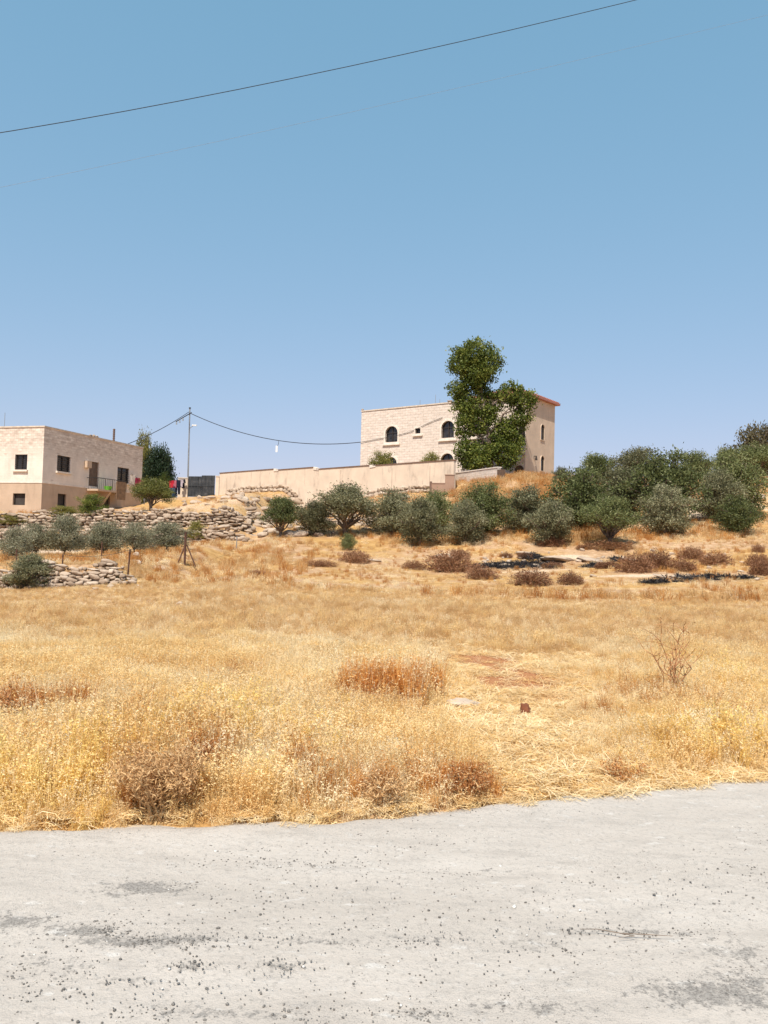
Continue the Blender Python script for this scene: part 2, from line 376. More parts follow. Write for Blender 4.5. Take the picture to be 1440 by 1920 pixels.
def thing(name, label, cat, loc, rz=0.0, group=None):
    o = bpy.data.objects.new(name, None); COL.objects.link(o); o.empty_display_size = .2
    o.location = loc; o.rotation_euler = (0, 0, rz); return tag(o, label, cat, group)
class MB:
    def __init__(s): s.v = []; s.f = []
    def quad(s, *pts):
        i = len(s.v); s.v += [tuple(p) for p in pts]; s.f.append(tuple(range(i, i+len(pts)))); return s
    def box(s, x0, x1, y0, y1, z0, z1):
        i = len(s.v)
        s.v += [(x0, y0, z0), (x1, y0, z0), (x1, y1, z0), (x0, y1, z0), (x0, y0, z1), (x1, y0, z1), (x1, y1, z1), (x0, y1, z1)]
        s.f += [(i, i+3, i+2, i+1), (i+4, i+5, i+6, i+7), (i, i+1, i+5, i+4), (i+1, i+2, i+6, i+5), (i+2, i+3, i+7, i+6), (i+3, i, i+4, i+7)]; return s
    def tube(s, pts, rads, n=6, cap=True):
        pts = [Vector(p) for p in pts]
        if not hasattr(rads, '__len__'): rads = [rads]*len(pts)
        i0 = len(s.v); ref = Vector((0.31, 0.17, 0.93))
        for k, p in enumerate(pts):
            d = (pts[min(k+1, len(pts)-1)] - pts[max(k-1, 0)])
            if d.length < 1e-9: d = Vector((0, 0, 1))
            d.normalize(); r = ref if abs(d.dot(ref)) < .95 else Vector((1, 0, 0))
            a = d.cross(r).normalized(); b = d.cross(a)
            for j in range(n):
                t = 2*math.pi*j/n; q = p + (a*math.cos(t)+b*math.sin(t))*rads[k]; s.v.append(tuple(q))
        for k in range(len(pts)-1):
            for j in range(n):
                s.f.append((i0+k*n+j, i0+k*n+(j+1) % n, i0+(k+1)*n+(j+1) % n, i0+(k+1)*n+j))
        if cap:
            s.f.append(tuple(i0+j for j in range(n))[::-1]); e = i0+(len(pts)-1)*n; s.f.append(tuple(e+j for j in range(n)))
        return s
    def build(s, name, mat, parent=None, smooth=False, loc=(0, 0, 0), rot=(0, 0, 0)):
        me = mesh_np(name, s.v, s.f, MATS[mat] if isinstance(mat, str) else mat, smooth)
        return obj(name, me, parent, loc, rot)
def copy_tree(o, parent=None):
    c = o.copy(); COL.objects.link(c); c.parent = parent
    for ch in list(o.children): copy_tree(ch, c)
    return c

# rock prototypes
def ico():
    t = (1+5**.5)/2
    v = np.array([(-1, t, 0), (1, t, 0), (-1, -t, 0), (1, -t, 0), (0, -1, t), (0, 1, t), (0, -1, -t), (0, 1, -t), (t, 0, -1), (t, 0, 1), (-t, 0, -1), (-t, 0, 1)], float)
    v /= np.linalg.norm(v[0])
    f = np.array([(0, 11, 5), (0, 5, 1), (0, 1, 7), (0, 7, 10), (0, 10, 11), (1, 5, 9), (5, 11, 4), (11, 10, 2), (10, 7, 6), (7, 1, 8), (3, 9, 4), (3, 4, 2), (3, 2, 6), (3, 6, 8), (3, 8, 9), (4, 9, 5), (2, 4, 11), (6, 2, 10), (8, 6, 7), (9, 8, 1)])
    return v, f
def subdiv(v, f):
    vs = [tuple(x) for x in v]; cache = {}; out = []
    def mid(a, b):
        k = (min(a, b), max(a, b))
        if k not in cache:
            m = (np.array(vs[a])+np.array(vs[b]))/2; m /= np.linalg.norm(m); vs.append(tuple(m)); cache[k] = len(vs)-1
        return cache[k]
    for a, b, c in f:
        ab, bc, ca = mid(a, b), mid(b, c), mid(c, a); out += [(a, ab, ca), (b, bc, ab), (c, ca, bc), (ab, bc, ca)]
    return np.array(vs), np.array(out)
I0 = ico(); I1 = subdiv(*I0); I2 = subdiv(*I1)
def rock_mesh(name, base, mat, boxy=.5, rough=.18, cuts=4):
    v, f = base; v = v.copy()
    m = np.abs(v).max(1, keepdims=True); v = v*(1-boxy) + (v/m)*boxy*.85
    for k in range(cuts):                           # flat broken faces
        d = rng.normal(size=3); d /= np.linalg.norm(d); lim = rng.uniform(.55, .85); pr = v@d
        v = v - np.outer(np.maximum(pr-lim, 0), d)
    v *= (1+rng.normal(size=(len(v), 1))*rough*.4)
    v += rng.normal(size=v.shape)*rough*.12
    return mesh_np(name, v, f, mat)
STONES = [rock_mesh('stone', I1, MATS['limestone'], .7, .26, 7) for _ in range(8)]
PALES = [rock_mesh('rock', I2, MATS['pale_rock'], .45, .15, 7) for _ in range(6)]

# ------------------------------------------------------------------ the ground
def axis(a, b, fine, lo, hi, g=1.25):
    c = list(np.arange(a, b+1e-6, fine)); st = fine; x = b
    while x < hi: st *= g; x += st; c.append(x)
    st = fine; x = a; L = []
    while x > lo: st *= g; x -= st; L.append(x)
    return np.array(L[::-1]+c)
gx = axis(-34, 34, .25, -700, 700); gy = axis(2.6, 92, .25, -300, 900)
GX, GY = np.meshgrid(gx, gy)
GZ = terrain(GX, GY)
nx, ny = len(gx), len(gy)
idx = np.arange(nx*ny).reshape(ny, nx)
Fq = np.stack([idx[:-1, :-1], idx[:-1, 1:], idx[1:, 1:], idx[1:, :-1]], -1).reshape(-1, 4)
gme = mesh_np('ground', np.stack([GX, GY, GZ], -1).reshape(-1, 3), Fq, MATS['ground'], True)
# masks with a shape of their own, located by photo ellipses laid on the ground
def ell_mask(ells, x, y):
    m = np.zeros(np.shape(x))
    for (px, py, w, h, a) in ells:
        c = ground(px, py); l = ground(px-w/2, py); f_ = ground(px, py-h/2); n_ = ground(px, py+h/2)
        rx = max(abs(c.x-l.x), .1); ry = max((f_.y-n_.y)/2, .12)
        m = np.maximum(m, a*np.exp(-(((x-c.x)/rx)**2 + ((y-c.y)/ry)**2)*.8))
    return m
CHAR = [(960, 1060, 120, 14, 1.1), (1000, 1044, 40, 14, 1.1), (900, 1063, 70, 8, .8), (1030, 1060, 60, 8, .8), (1160, 1050, 40, 10, 1.1), (1120, 1062, 70, 8, .7), (1230, 1091, 70, 6, 1.05), (1360, 1083, 150, 5, 1.0), (1290, 1086, 80, 4, .8)]
BARE = [(1060, 1045, 120, 14, .75), (850, 1040, 90, 18, .6), (700, 1050, 120, 12, .45), (300, 1065, 110, 14, .8), (150, 1035, 300, 8, .75), (560, 950, 260, 40, .45), (680, 965, 130, 40, .45), (480, 1005, 120, 20, .3), (380, 945, 160, 22, .5),
        (1300, 960, 30, 60, .8), (1420, 950, 50, 40, .6), (1200, 1080, 300, 8, .7), (1250, 1045, 260, 10, .5), (990, 1072, 300, 5, .6), (1180, 1020, 200, 14, .35), (900, 1030, 200, 16, .4), (1150, 1105, 350, 8, .45), (640, 1035, 160, 12, .4)]
REDS = [(900, 1238, 190, 34, 1.1), (960, 1275, 220, 60, 1.1), (1010, 1305, 160, 40, 1.0), (640, 965, 160, 40, .55), (860, 940, 60, 30, .8), (560, 1055, 130, 22, .45), (780, 1065, 80, 16, .4), (1000, 1420, 160, 40, .45), (1290, 925, 60, 40, .7), (1010, 930, 30, 60, .5)]
for nm, ells in (('char', CHAR), ('bare', BARE), ('red', REDS)):
    a = gme.attributes.new(nm, 'FLOAT', 'POINT'); a.data.foreach_set('value', ell_mask(ells, GX, GY).astype(np.float32).ravel())
tag(obj('ground', gme), kind='structure')

# the road: packed pale gravel
rx = axis(-4.6, 5.2, .03, -250, 250, 1.3); rt = np.concatenate([np.linspace(-.25, 0.3, 12), np.linspace(.33, 3.4, 110), np.array([3.6, 4, 5, 6.5, 9, 11])])
RX, RT = np.meshgrid(rx, rt); RY = road_edge(RX) - RT
dz = 0.014*(fbm(RX*1.3, RT*2.6, 21)-.5) + .006*(fbm(RX*6, RY*6, 33)-.5) + .02*(fbm(RX*.5, RT*2.0, 44)-.5)
RZ = 0.012 + dz - .065*sstep(.12, -.2, RT+.18*(fbm(RX*4, RY*4, 51)-.5))
GRIT = [(270, 1670, 130, 22, 1.1), (215, 1682, 90, 14, .8), (30, 1735, 120, 30, .9), (150, 1750, 120, 24, 1.0), (250, 1770, 220, 22, 1.0), (350, 1765, 90, 18, .9), (350, 1815, 80, 18, .7), (520, 1815, 80, 24, .7), (620, 1770, 300, 14, .55), (800, 1765, 220, 18, .45), (1000, 1775, 160, 20, .5), (1200, 1752, 200, 10, .8), (1380, 1790, 160, 60, .6), (1320, 1870, 240, 50, .95), (1400, 1880, 100, 40, 1.0), (1000, 1895, 240, 30, .7), (780, 1905, 120, 20, .7), (420, 1905, 260, 30, .6), (250, 1845, 160, 20, .5), (100, 1820, 160, 60, .45), (900, 1640, 260, 14, .25), (560, 1625, 300, 16, .25), (1390, 1860, 140, 70, .8)]
def flat_mask(ells, x, y):
    m = np.zeros(np.shape(x))
    for (px, py, w, h, a) in ells:
        v = ray(px, py); t = -CAM_Z/v.z; v2 = ray(px, py-h/2); t2 = -CAM_Z/v2.z
        rx_ = w/2/F*v.y*t; ry_ = max(v2.y*t2-v.y*t, .03)
        m = np.maximum(m, a*np.exp(-(((x-v.x*t)/rx_)**2+((y-v.y*t)/ry_)**2)*.7))
    return m
ii = np.arange(RX.size).reshape(RX.shape)
rme = mesh_np('road', np.stack([RX, RY, RZ], -1).reshape(-1, 3), np.stack([ii[:-1, :-1], ii[1:, :-1], ii[1:, 1:], ii[:-1, 1:]], -1).reshape(-1, 4), MATS['road'], True)
a = rme.attributes.new('grit', 'FLOAT', 'POINT'); a.data.foreach_set('value', flat_mask(GRIT, RX, RY).astype(np.float32).ravel())
tag(obj('road', rme), kind='structure')

# loose gravel on the road
def scatter_gravel(name, pts, sizes, mat, label):
    v0, f0 = I0; n = len(pts); V = np.repeat(v0[None], n, 0)*(1+rng.normal(size=(n, 12, 1))*.18)
    s3 = sizes[:, None]*rng.uniform(.6, 1.25, (n, 3))*np.array([1, 1, .65]); V = V*s3[:, None, :]
    th = rng.uniform(0, 6.28, n); c, s_ = np.cos(th)[:, None], np.sin(th)[:, None]
    X = V[:, :, 0]*c - V[:, :, 1]*s_; Y = V[:, :, 0]*s_ + V[:, :, 1]*c
    V = np.stack([X, Y, V[:, :, 2]], -1) + pts[:, None, :]
    Fa = (f0[None]+(np.arange(n)*12)[:, None, None]).reshape(-1, 3)
    return tag(obj(name, mesh_np(name, V.reshape(-1, 3), Fa, MATS[mat])), label, 'gravel', None, 'stuff')
def road_pts(n, fn):
    x = rng.uniform(-4.8, 5.4, n); y = rng.uniform(1.8, 6.8, n)
    ok = (y < road_edge(x)-.05) & (rng.uniform(size=n) < fn(x, y)); x, y = x[ok], y[ok]
    return np.stack([x, y, np.full(len(x), .012)], -1)
gp = road_pts(840000, lambda x, y: .022 + .36*flat_mask(GRIT, x, y)*(fbm(x*5, y*8, 71) > .42))
scatter_gravel('road_gravel', gp, np.minimum(rng.gamma(1.7, .0010, len(gp))+.0015, .0062), 'grit_dark', 'dark grey loose gravel chips strewn over the pale road')
gp = road_pts(7000, lambda x, y: .10+.22*flat_mask(GRIT, x, y))
scatter_gravel('pale_road_gravel', gp, rng.gamma(2, .0011, len(gp))+.0015, 'grit_light', 'pale fine gravel chips lying on the road')

# ------------------------------------------------------------------ buildings
def outline(s0, s1, z0, z1, arch=0.0, n=8):
    if arch <= 0: return [(s0, z0), (s1, z0), (s1, z1), (s0, z1)]
    c = (s0+s1)/2; r = (s1-s0)/2; zs = z1-arch
    pts = [(s0, z0), (s1, z0)]
    for k in range(n+1):
        t = math.pi*k/n; pts.append((c+r*math.cos(t), zs+arch*math.sin(t)))
    return pts
class Facade:
    """a wall plane in a thing's local frame: point(s, z, out)"""
    def __init__(s, o, a, n, L, z0, z1): s.o = Vector(o); s.a = Vector(a); s.n = Vector(n); s.L = L; s.z0 = z0; s.z1 = z1; s.op = []
    def pt(s, u, z, out=0.0): return s.o + s.a*u + s.n*out + Vector((0, 0, z))
    def wall(s, mb, z0, z1, ops, depth=.22):
        xs = sorted(set([0, s.L]+[o[0] for o in ops]+[o[1] for o in ops])); zz = sorted(set([z0, z1]+[min(max(o[k], z0), z1) for o in ops for k in (2, 3)]))
        for i in range(len(xs)-1):
            for j in range(len(zz)-1):
                cx, cy = (xs[i]+xs[i+1])/2, (zz[j]+zz[j+1])/2
                if any(o[0] < cx < o[1] and o[2] < cy < o[3] for o in ops): continue
                mb.quad(s.pt(xs[i], zz[j]), s.pt(xs[i+1], zz[j]), s.pt(xs[i+1], zz[j+1]), s.pt(xs[i], zz[j+1]))
        for o in ops:
            ol = outline(*o)
            if o[4] > 0:
                arc = ol[2:]
                for k in range(len(arc)-1):
                    (a0, b0), (a1, b1) = arc[k], arc[k+1]
                    mb.quad(s.pt(a0, b0), s.pt(a0, o[3]), s.pt(a1, o[3]), s.pt(a1, b1))
            for k in range(len(ol)):
                (a0, b0), (a1, b1) = ol[k], ol[(k+1) % len(ol)]
                mb.quad(s.pt(a0, b0), s.pt(a0, b0, -depth), s.pt(a1, b1, -depth), s.pt(a1, b1))
    def ring(s, mb, o, w, p0, p1, inward=True):
        """band of width w along an opening's outline, between depths p0 (back) and p1 (front)"""
        A = outline(*o); ah = o[4]
        o2 = (o[0]+w, o[1]-w, o[2]+w, o[3]-w, max(ah-w*.6, 0) if ah else 0) if inward else (o[0]-w, o[1]+w, o[2]-w, o[3]+w, ah+w*.6 if ah else 0)
        B = outline(*o2); n = len(A)
        for k in range(n):
            a0, a1, b0, b1 = A[k], A[(k+1) % n], B[k], B[(k+1) % n]
            mb.quad(s.pt(*a0, p1), s.pt(*a1, p1), s.pt(*b1, p1), s.pt(*b0, p1))
            mb.quad(s.pt(*a0, p0), s.pt(*a1, p0), s.pt(*a1, p1), s.pt(*a0, p1)); mb.quad(s.pt(*b0, p0), s.pt(*b1, p0), s.pt(*b1, p1), s.pt(*b0, p1))
    def bar(s, mb, u0, u1, z0, z1, p0, p1):
        c = [s.pt(u, z, p) for p in (p0, p1) for (u, z) in ((u0, z0), (u1, z0), (u1, z1), (u0, z1))]
        i = len(mb.v); mb.v += [tuple(q) for q in c]
        mb.f += [(i, i+1, i+2, i+3), (i+4, i+5, i+6, i+7), (i, i+1, i+5, i+4), (i+1, i+2, i+6, i+5), (i+2, i+3, i+7, i+6), (i+3, i, i+4, i+7)]
    def fill(s, mb, o, p): mb.quad(*[s.pt(u, z, p) for (u, z) in outline(*o)])
def window(fc, root, o, grille=0, mull=1, transom=0, surround=0.0, sill=True, fmat='dark_frame', smat='trim_stone', depth=.22, pane=True):
    w = MB(); fc.ring(w, o, .055, -depth+.01, -depth+.09); wo_ = w.build('window', fmat, root)
    if pane:
        g = MB(); fc.fill(g, o, -depth+.03); g.build('pane', 'glass', wo_)
    W = o[1]-o[0]; top = o[3]-o[4]
    for k in range(mull):
        m = MB(); u = o[0]+W*(k+1)/(mull+1); fc.bar(m, u-.03, u+.03, o[2]+.05, o[3]-.06, -depth+.04, -depth+.1); m.build('mullion', fmat, wo_)
    if transom:
        m = MB(); fc.bar(m, o[0]+.05, o[1]-.05, top-.03, top+.03, -depth+.04, -depth+.1); m.build('transom', fmat, wo_)
    for k in range(grille):
        m = MB(); z = o[2]+(o[3]-o[2])*(k+.7)/(grille+.4); fc.bar(m, o[0]+.01, o[1]-.01, z-.014, z+.014, -.06, -.035); m.build('grille_bar', 'iron', wo_)
    if surround:
        m = MB(); fc.ring(m, o, surround, -.02, .07, False); m.build('surround', smat, wo_)
    if sill:
        e = surround+.12; m = MB(); fc.bar(m, o[0]-e, o[1]+e, o[2]-surround-.14, o[2]-surround+.003, -.05, .16); m.build('sill', smat, wo_)
    return wo_

# ---- the plain two-storey house with a balcony
C0 = P(76, 974, 62.0); C0.z = P(76, 974, 62).z
far = P(267, 840, 75.3)
u = Vector((far.x-P(82, 800, 62).x, far.y-62.0)); Lh = u.length; u.normalize()
rz_h = math.atan2(u.y, u.x)
HA = thing('plain_house', 'plain two-storey house with cream upper floor, tan lower floor and small balcony', 'house', (C0.x, C0.y, C0.z), rz_h)
MA = HA.matrix_basis.copy(); MAi = MA.inverted()
def locA(px, py, face):   # pixel on a face of the house -> (s, z)
    if face == 'r': n = MA.to_3x3() @ Vector((0, -1, 0)); q = MAi @ hit_plane(px, py, C0, n); return q.x, q.z
    n = MA.to_3x3() @ Vector((-1, 0, 0)); q = MAi @ hit_plane(px, py, C0, n); return -q.y, q.z
ztop = locA(82, 800, 'r')[1]; zfl = locA(80, 904, 'r')[1]
FR = Facade((0, 0, 0), (1, 0, 0), (0, -1, 0), Lh, -1.5, ztop)
FL = Facade((0, 11, 0), (0, -1, 0), (-1, 0, 0), 11, -1.5, ztop)
def rectA(x0, y0, x1, y1, face):
    s0, za = locA(x0, (y0+y1)/2, face); s1, zb = locA(x1, (y0+y1)/2, face)
    _, zt = locA((x0+x1)/2, y0, face); _, zb = locA((x0+x1)/2, y1, face)
    if face == 'l': s0, s1 = 11+s0, 11+s1
    return (min(s0, s1), max(s0, s1), zb, zt, 0.0)
rU = [rectA(107, 855, 132, 885, 'r'), rectA(167, 866, 185, 912, 'r'), rectA(220, 877, 242, 906, 'r')]
rL = [rectA(108, 926, 124, 950, 'r'), rectA(193, 922, 206, 956, 'r')]
lU = [rectA(28, 852, 51, 881, 'l')]; lL = [rectA(24, 925, 47, 947, 'l')]
lU.append((lU[0][0]-6.0, lU[0][1]-6.0, lU[0][2], lU[0][3], 0.0)); lL.append((lL[0][0]-6.0, lL[0][1]-6.0, lL[0][2], lL[0][3], 0.0))
mb = MB(); FR.wall(mb, zfl, ztop, rU); FL.wall(mb, zfl, ztop, lU)
mb.quad((Lh, 0, zfl), (Lh, 11, zfl), (Lh, 11, ztop), (Lh, 0, ztop)); mb.quad((0, 11, zfl), (Lh, 11, zfl), (Lh, 11, ztop), (0, 11, ztop))
mb.build('upper_wall', 'stucco_cream', HA)
mb = MB(); FR.wall(mb, -2.5, zfl, rL); FL.wall(mb, -2.5, zfl, lL)
mb.quad((Lh, 0, -2.5), (Lh, 11, -2.5), (Lh, 11, zfl), (Lh, 0, zfl)); mb.quad((0, 11, -2.5), (Lh, 11, -2.5), (Lh, 11, zfl), (0, 11, zfl))
mb.build('lower_wall', 'stucco_tan', HA)
MB().box(.25, Lh-.25, .25, 10.75, ztop-.5, ztop-.42).build('roof', 'roof_flat', HA)
MB().box(.24, Lh-.24, .24, 10.76, -1, zfl-.05).build('interior', 'interior', HA); MB().box(.24, Lh-.24, .24, 10.76, zfl, ztop-.6).build('interior', 'interior', HA)
for (a_, b_) in (((-.06, Lh+.06), (-.06, .24)), ((-.06, .24), (.245, 11.06)), ((Lh-.24, Lh+.06), (.245, 11.06)), ((.245, Lh-.245), (10.76, 11.06))):
    MB().box(a_[0], a_[1], b_[0], b_[1], ztop-.02, ztop+.09).build('roof_coping', 'coping', HA)
MB().box(-.035, Lh+.03, -.035, .0, zfl-.08, zfl+.03).build('floor_band', 'trim_stone', HA); MB().box(-.036, .0, .001, 11.0, zfl-.08, zfl+.03).build('floor_band', 'trim_stone', HA)
window(FR, HA, rU[0], 7, 1); window(FR, HA, rU[2], 7, 1); window(FL, HA, lU[0], 7, 1, sill=True); window(FL, HA, lU[1], 7, 1)
window(FR, HA, rL[0], 0, 0, pane=False, sill=False); window(FL, HA, lL[0], 0, 0, pane=False, sill=False); window(FL, HA, lL[1], 0, 0, pane=False)
d = rU[1]; MB().box(d[0]+.02, d[1]-.02, .12, .17, d[2]+.01, d[3]-.02).build('balcony_door', 'door_wood', HA)
d = rL[1]; dd = MB().box(d[0]+.02, d[1]-.02, .14, .19, d[2]-.2, d[3]-.02).build('cellar_door', 'dark_frame', HA)
# balcony
bs0 = locA(162, 914, 'r')[0]; bs1 = locA(217, 918, 'r')[0]; zb = zfl-.12
bal = MB().box(bs0, bs1, -1.15, -.04, zb-.16, zb).build('balcony', 'stucco_tan', HA)
MB().tube([(bs0+.02, -1.1, zb+.95), (bs1-.02, -1.1, zb+.95)], .03).build('handrail', 'iron', bal); MB().tube([(bs0+.02, -1.1, zb+.95), (bs0+.02, -.02, zb+.95)], .03).build('handrail', 'iron', bal)
nb = 16
for k in range(nb+1):
    x = bs0+.03+(bs1-bs0-.06)*k/nb; r_ = .025 if k % 4 == 0 else .011
    MB().tube([(x, -1.1, zb), (x, -1.1, zb+.95)], r_, 5).build('baluster', 'iron', bal)
for k in range(4): MB().tube([(bs0+.03, -1.0+.27*k, zb), (bs0+.03, -1.0+.27*k, zb+.95)], .011, 5).build('baluster', 'iron', bal)
bx_ = locA(187, 925, 'r')[0]; m = MB()
m.v += [(bx_, -.02, zb-.16), (bx_, -1.0, zb-.16), (bx_, -.02, zb-1.5), (bx_+.3, -.02, zb-.16), (bx_+.3, -1.0, zb-.16), (bx_+.3, -.02, zb-1.5)]
m.f += [(0, 1, 2), (3, 5, 4), (1, 4, 5, 2), (0, 3, 4, 1), (0, 2, 5, 3)]; m.build('bracket', 'stucco_tan', HA)
s_, z_ = locA(210, 912, 'r'); o = MB().box(s_-1.0, s_+.35, -1.19, -1.125, zb-.75, zb+.85).build('awning_board', 'tin_brown', HA); o['label'] = 'brown sheet tied to the balcony railing'
s_, z_ = locA(162, 871, 'r'); MB().box(s_-.3, s_+.3, -.32, -.003, z_-.28, z_+.3).build('vent_box', 'stucco_tan', HA)
s_, z_ = locA(188, 906, 'r'); tub = MB(); tub.tube([(s_, -.8, zb+.02), (s_, -.8, zb+.35)], [.28, .36], 10).build('wash_tub', simple('tub_green', (.14, .42, .05), .5), HA)
s_, z_ = locA(238, 822, 'r'); 
for (x0, w_, h_) in ((171, .55, .22), (177, .35, .3), (183, .7, .25)):     # broken blocks on the parapet
    sx, _ = locA(x0, 820, 'r'); obj('parapet_stone', STONES[x0 % 8], HA, (sx, .05, ztop+.13), (0, 0, .3), (w_/2, .16, h_/2))
def roof_pole(px, y0, y1, dep, r, name, label, cat, extra=None):
    b = P(px, y1, dep); t = P(px, y0, dep); x, y = b.x, b.y
    zb_ = C0.z+ztop-.42
    th = thing(name, label, cat, (x, y, zb_)); MB().tube([(0, 0, 0), (0, 0, t.z-zb_)], r, 6).build('mast', 'galv' if r < .05 else 'coping_dark', th)
    return th, t.z-zb_
th, h = roof_pole(8, 774, 806, 68, .025, 'roof_antenna', 'thin grey antenna rod on the plain house roof', 'antenna'); MB().tube([(0, 0, 0), (0, 0, .3)], .06).build('foot', 'galv', th)
th, h = roof_pole(213, 804, 832, 74, .09, 'roof_post', 'short dark ribbed post on the plain house roof', 'post')
for k in range(6): MB().tube([(0, 0, h-.12-.2*k), (0, 0, h-.06-.2*k)], .125, 8).build('collar', 'coping_dark', th)

# ---- the stone house
DA = 82.0
A0 = P(678, 772, DA); B0 = P(850, 755, 75.4)
v = Vector((B0.x-A0.x, B0.y-A0.y)); v.normalize(); rz_m = math.atan2(v.y, v.x)
ZB = 7.3
HB = thing('stone_house', 'pale stone-clad two-storey house with arched windows behind the tall tree', 'house', (A0.x, A0.y, ZB), rz_m)
MBm = HB.matrix_basis.copy(); MBi = MBm.inverted(); OB = Vector((A0.x, A0.y, ZB))
def hitB(px, py, pl, off=0.0):
    if pl == 'f': n = MBm.to_3x3() @ Vector((0, -1, 0)); q = MBi @ hit_plane(px, py, OB, n); return q.x, q.z
    n = MBm.to_3x3() @ Vector((1, 0, 0)); q = MBi @ hit_plane(px, py, MBm @ Vector((off, 0, 0)), n); return q.y, q.z
LF = hitB(986, 800, 'f')[0]; zr = hitB(678, 772, 'f')[1]; LT = LF-5.2
LD = hitB(1040, 800, 'r', LF)[0]; zt = hitB(1040, 760, 'r', LF)[1]
print('STONE HOUSE', LF, LD, zr, zt, 'PLAIN', Lh, ztop, zfl)
BF = Facade((0, 0, 0), (1, 0, 0), (0, -1, 0), LF, -1, zr); BR = Facade((LF, 0, 0), (0, 1, 0), (1, 0, 0), LD, -1, zt)
def rectB(x0, y0, x1, y1, pl, arch, off=0.0):
    ym = (y0+y1)/2; s0 = hitB(x0, ym, pl, off)[0]; s1 = hitB(x1, ym, pl, off)[0]; xm = (x0+x1)/2
    return (min(s0, s1), max(s0, s1), hitB(xm, y1, pl, off)[1], hitB(xm, y0, pl, off)[1], arch*(s1-s0))
w1 = rectB(723, 799, 746, 829, 'f', .45); w2 = rectB(779, 803, 789, 813, 'f', 0); w3 = rectB(828, 789, 852, 821, 'f', .45)
dzs = 3.15
l1 = (w1[0], w1[1], w1[2]-dzs, w1[3]-dzs, w1[4]); l3 = (w3[0], w3[1], w3[2]-dzs, w3[3]-dzs, w3[4])
w4 = (w3[1]+1.7, w3[1]+2.9, w3[2], w3[3], w3[4]); l4 = (w4[0], w4[1], w4[2]-dzs, w4[3]-dzs, w4[4])
lg = rectB(972, 791, 984.5, 836, 'f', 0); dr = rectB(963, 872, 982, 897, 'f', .45)
ops = [w1, w2, w3, l1, l3, w4, l4, lg, dr]
r1 = rectB(1013.5, 796, 1020, 825, 'r', .5, LF); r2 = rectB(1013, 855, 1019.5, 883, 'r', .5, LF)
m = MB(); BF.wall(m, -1, zr, ops, .25); m.quad((0, 0, -1), (0, LD, -1), (0, LD, zr), (0, 0, zr)); m.quad((0, LD, -1), (LF, LD, -1), (LF, LD, zr-.2), (0, LD, zr-.2)); m.build('wall', 'house_stone', HB)
m = MB(); BR.wall(m, -1, zt, [r1, r2], .1)
m.quad((LT, LD, zr-.2), (LF, LD, zr-.2), (LF, LD, zt), (LT, LD, zt)); m.quad((LT, 0, zr), (LT, LD, zr), (LT, LD, zt), (LT, 0, zt)); m.quad((LT, -.004, zr-.01), (LF, -.004, zr-.01), (LF, -.004, zt), (LT, -.004, zt))
m.build('side_wall', 'tower_plaster', HB)
MB().box(.2, LF-.2, .26, LD-.2, zr-.5, zr-.42).build('roof', 'roof_flat', HB); MB().box(.26, LF-.26, .27, LD-.27, -.9, zr-.6).build('interior', 'interior', HB)
m = MB().box(-.05, LT-.01, -.06, .2, zr-.01, zr+.11); m.build('roof_coping', 'coping', HB); MB().box(-.05, .2, .205, LD+.05, zr-.01, zr+.11).build('roof_coping', 'coping', HB)
for q in (w1, w3, w4): window(BF, HB, q, 0, 1, 1, .17, True, 'dark_frame', 'trim_stone', .25)
for q in (l1, l3, l4): window(BF, HB, q, 0, 1, 1, .17, True, 'dark_frame', 'trim_stone', .25)
window(BF, HB, w2, 2, 0, 0, .12, True, 'dark_frame', 'trim_stone', .25); window(BF, HB, lg, 0, 1, 1, 0, False, 'dark_frame', 'trim_stone', .25)
for q in (r1, r2): window(BR, HB, q, 0, 0, 1, .06, False, 'dark_frame', 'tower_plaster', .1)
m = MB(); BF.fill(m, dr, -.2); m.build('entrance_door', 'door_wood', HB)
# balcony below the tall opening and porch canopy over the door
bal = MB(); bal.box(lg[0]-.9, LF-.05, -.9, -.01, lg[2]-.75, lg[2]-.55); bo = bal.build('balcony', 'tower_plaster', HB)
MB().box(lg[0]-.9, LF-.05, -.9, -.8, lg[2]-.55, lg[2]+.1).build('parapet', 'tower_plaster', bo)
m = MB(); n = 10; zc0 = dr[3]+.2
for k in range(n):
    a0, a1 = math.pi/2*k/n, math.pi/2*(k+1)/n
    m.quad((dr[0]-.3, -.95*math.sin(a0)-.01, zc0+.75*math.cos(a0)), (dr[1]+.15, -.95*math.sin(a0)-.01, zc0+.75*math.cos(a0)), (dr[1]+.15, -.95*math.sin(a1)-.01, zc0+.75*math.cos(a1)), (dr[0]-.3, -.95*math.sin(a1)-.01, zc0+.75*math.cos(a1)))
m.build('porch_canopy', 'coping', HB)
s_, z_ = hitB(1001, 858, 'r', LF); wl = MB().box(LF+.003, LF+.28, s_-.04, s_+.04, z_+.1, z_+.16).build('wall_lamp', 'iron', HB); MB().tube([(LF+.24, s_, z_+.1), (LF+.24, s_, z_-.25)], [.06, .13], 8).build('lantern', 'dark_frame', wl)
